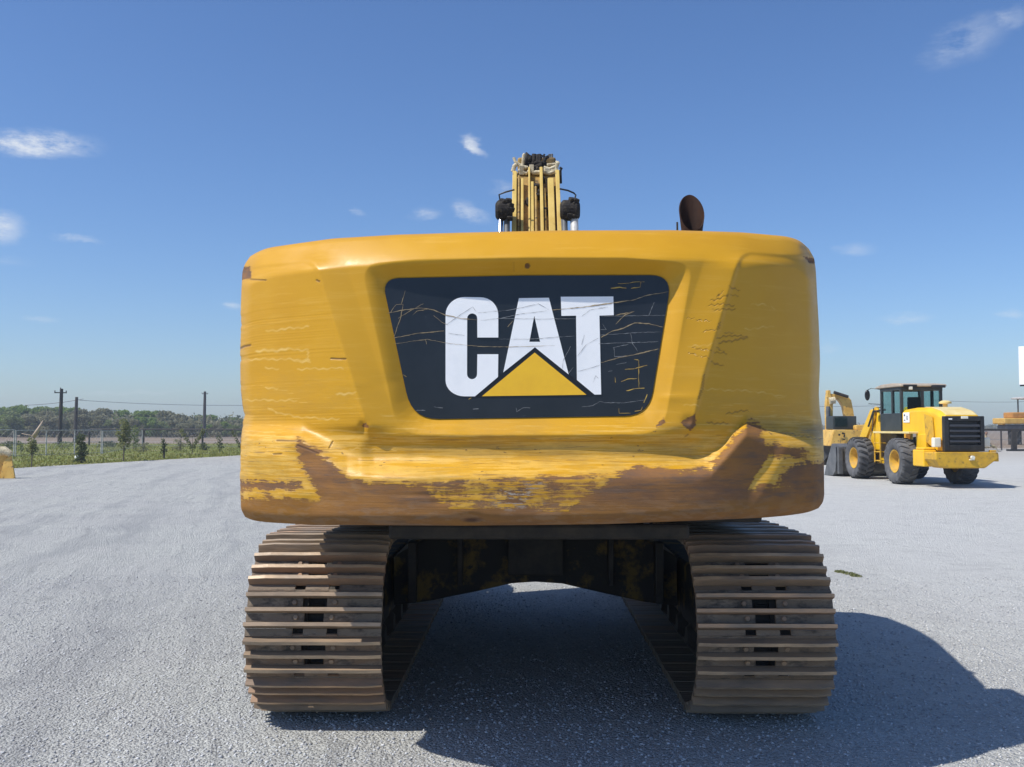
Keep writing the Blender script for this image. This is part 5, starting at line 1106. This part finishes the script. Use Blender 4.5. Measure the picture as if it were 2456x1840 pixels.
# stakes
for px, b, t, lb in ((395, 1100, 1072, 'short dark stake in the grass near the gravel edge'), (435, 1082, 1046, 'thin bare stake between the weeds')):
    D = FPX*CZ/(b-1024); o = MB(); o.tube([(gx(px, D), D, 0), (gx(px, D), D, gz(t, D))], .05 if px == 395 else .02, 7); tag(o.build('stake', 'pole'), lb, 'stake')
bl = [(gx(2030+dx, 8.5), gz(1372, 8.5)*0+.0, .006, .10, .05, .012) for dx in (-25, -5, 15)]
for i, (a, b) in enumerate(((2010, 1368), (2030, 1372), (2046, 1377))): D_ = FPX*CZ/(b-1024); bl[i] = (gx(a, D_), D_, .006, .07, .10, .014)
o = bpy.data.objects.new('weed_patch', leaf_mesh('weed_patch', bl, 420, .012, 'leaf_olive', 5)); col.objects.link(o); tag(o, 'small flat yellow-green weed patch on the gravel right of the big excavator', 'weeds')
# grass tufts
def grass():
    n = 26000; Y = 30+66*rng.random(n)**1.2; e = edge(Y); X = e+.1-rng.random(n)**1.4*(20+Y*.3); keep = X > -Y*.62; X, Y = X[keep], Y[keep]; n = len(X)
    h = (.03+.08*rng.random(n))*(1+1.3*(rng.random(n) < .08)); a = rng.random(n)*2*PI; w = .03+.03*rng.random(n)
    lx, ly = rng.normal(0, .05, n), rng.normal(0, .05, n)
    V = np.stack([np.stack([X-w*np.cos(a), Y-w*np.sin(a), 0*X-.01], 1), np.stack([X+w*np.cos(a), Y+w*np.sin(a), 0*X-.01], 1), np.stack([X+lx, Y+ly, h], 1)], 1).reshape(-1, 3)
    me = bpy.data.meshes.new('grass'); me.from_pydata(V.tolist(), [], np.arange(3*n).reshape(-1, 3).tolist()); me.materials.append(M['grass_blade'])
    o = bpy.data.objects.new('grass', me); col.objects.link(o); tag(o, 'rough green grass growing on the verge beside the gravel', 'grass'); o['kind'] = 'stuff'
grass()

# air: far things fade a little
hz = MB(); hz.bb(-420, 420, -30, 640, -1.2, 16); ho = hz.build('haze', 'white', loc=(0, 0, 0)); ho['kind'] = 'stuff'; ho['label'] = 'thin pale haze over the whole yard and field'; ho['category'] = 'haze'
hm = bpy.data.materials.new('haze_air'); hm.use_nodes = True; hm.node_tree.nodes.clear()
pv_ = hm.node_tree.nodes.new('ShaderNodeVolumePrincipled'); om = hm.node_tree.nodes.new('ShaderNodeOutputMaterial'); hm.node_tree.links.new(pv_.outputs[0], om.inputs['Volume'])
pv_.inputs['Density'].default_value = .0009; pv_.inputs['Color'].default_value = (.82, .91, 1, 1); pv_.inputs['Anisotropy'].default_value = .2; ho.data.materials.clear(); ho.data.materials.append(hm)
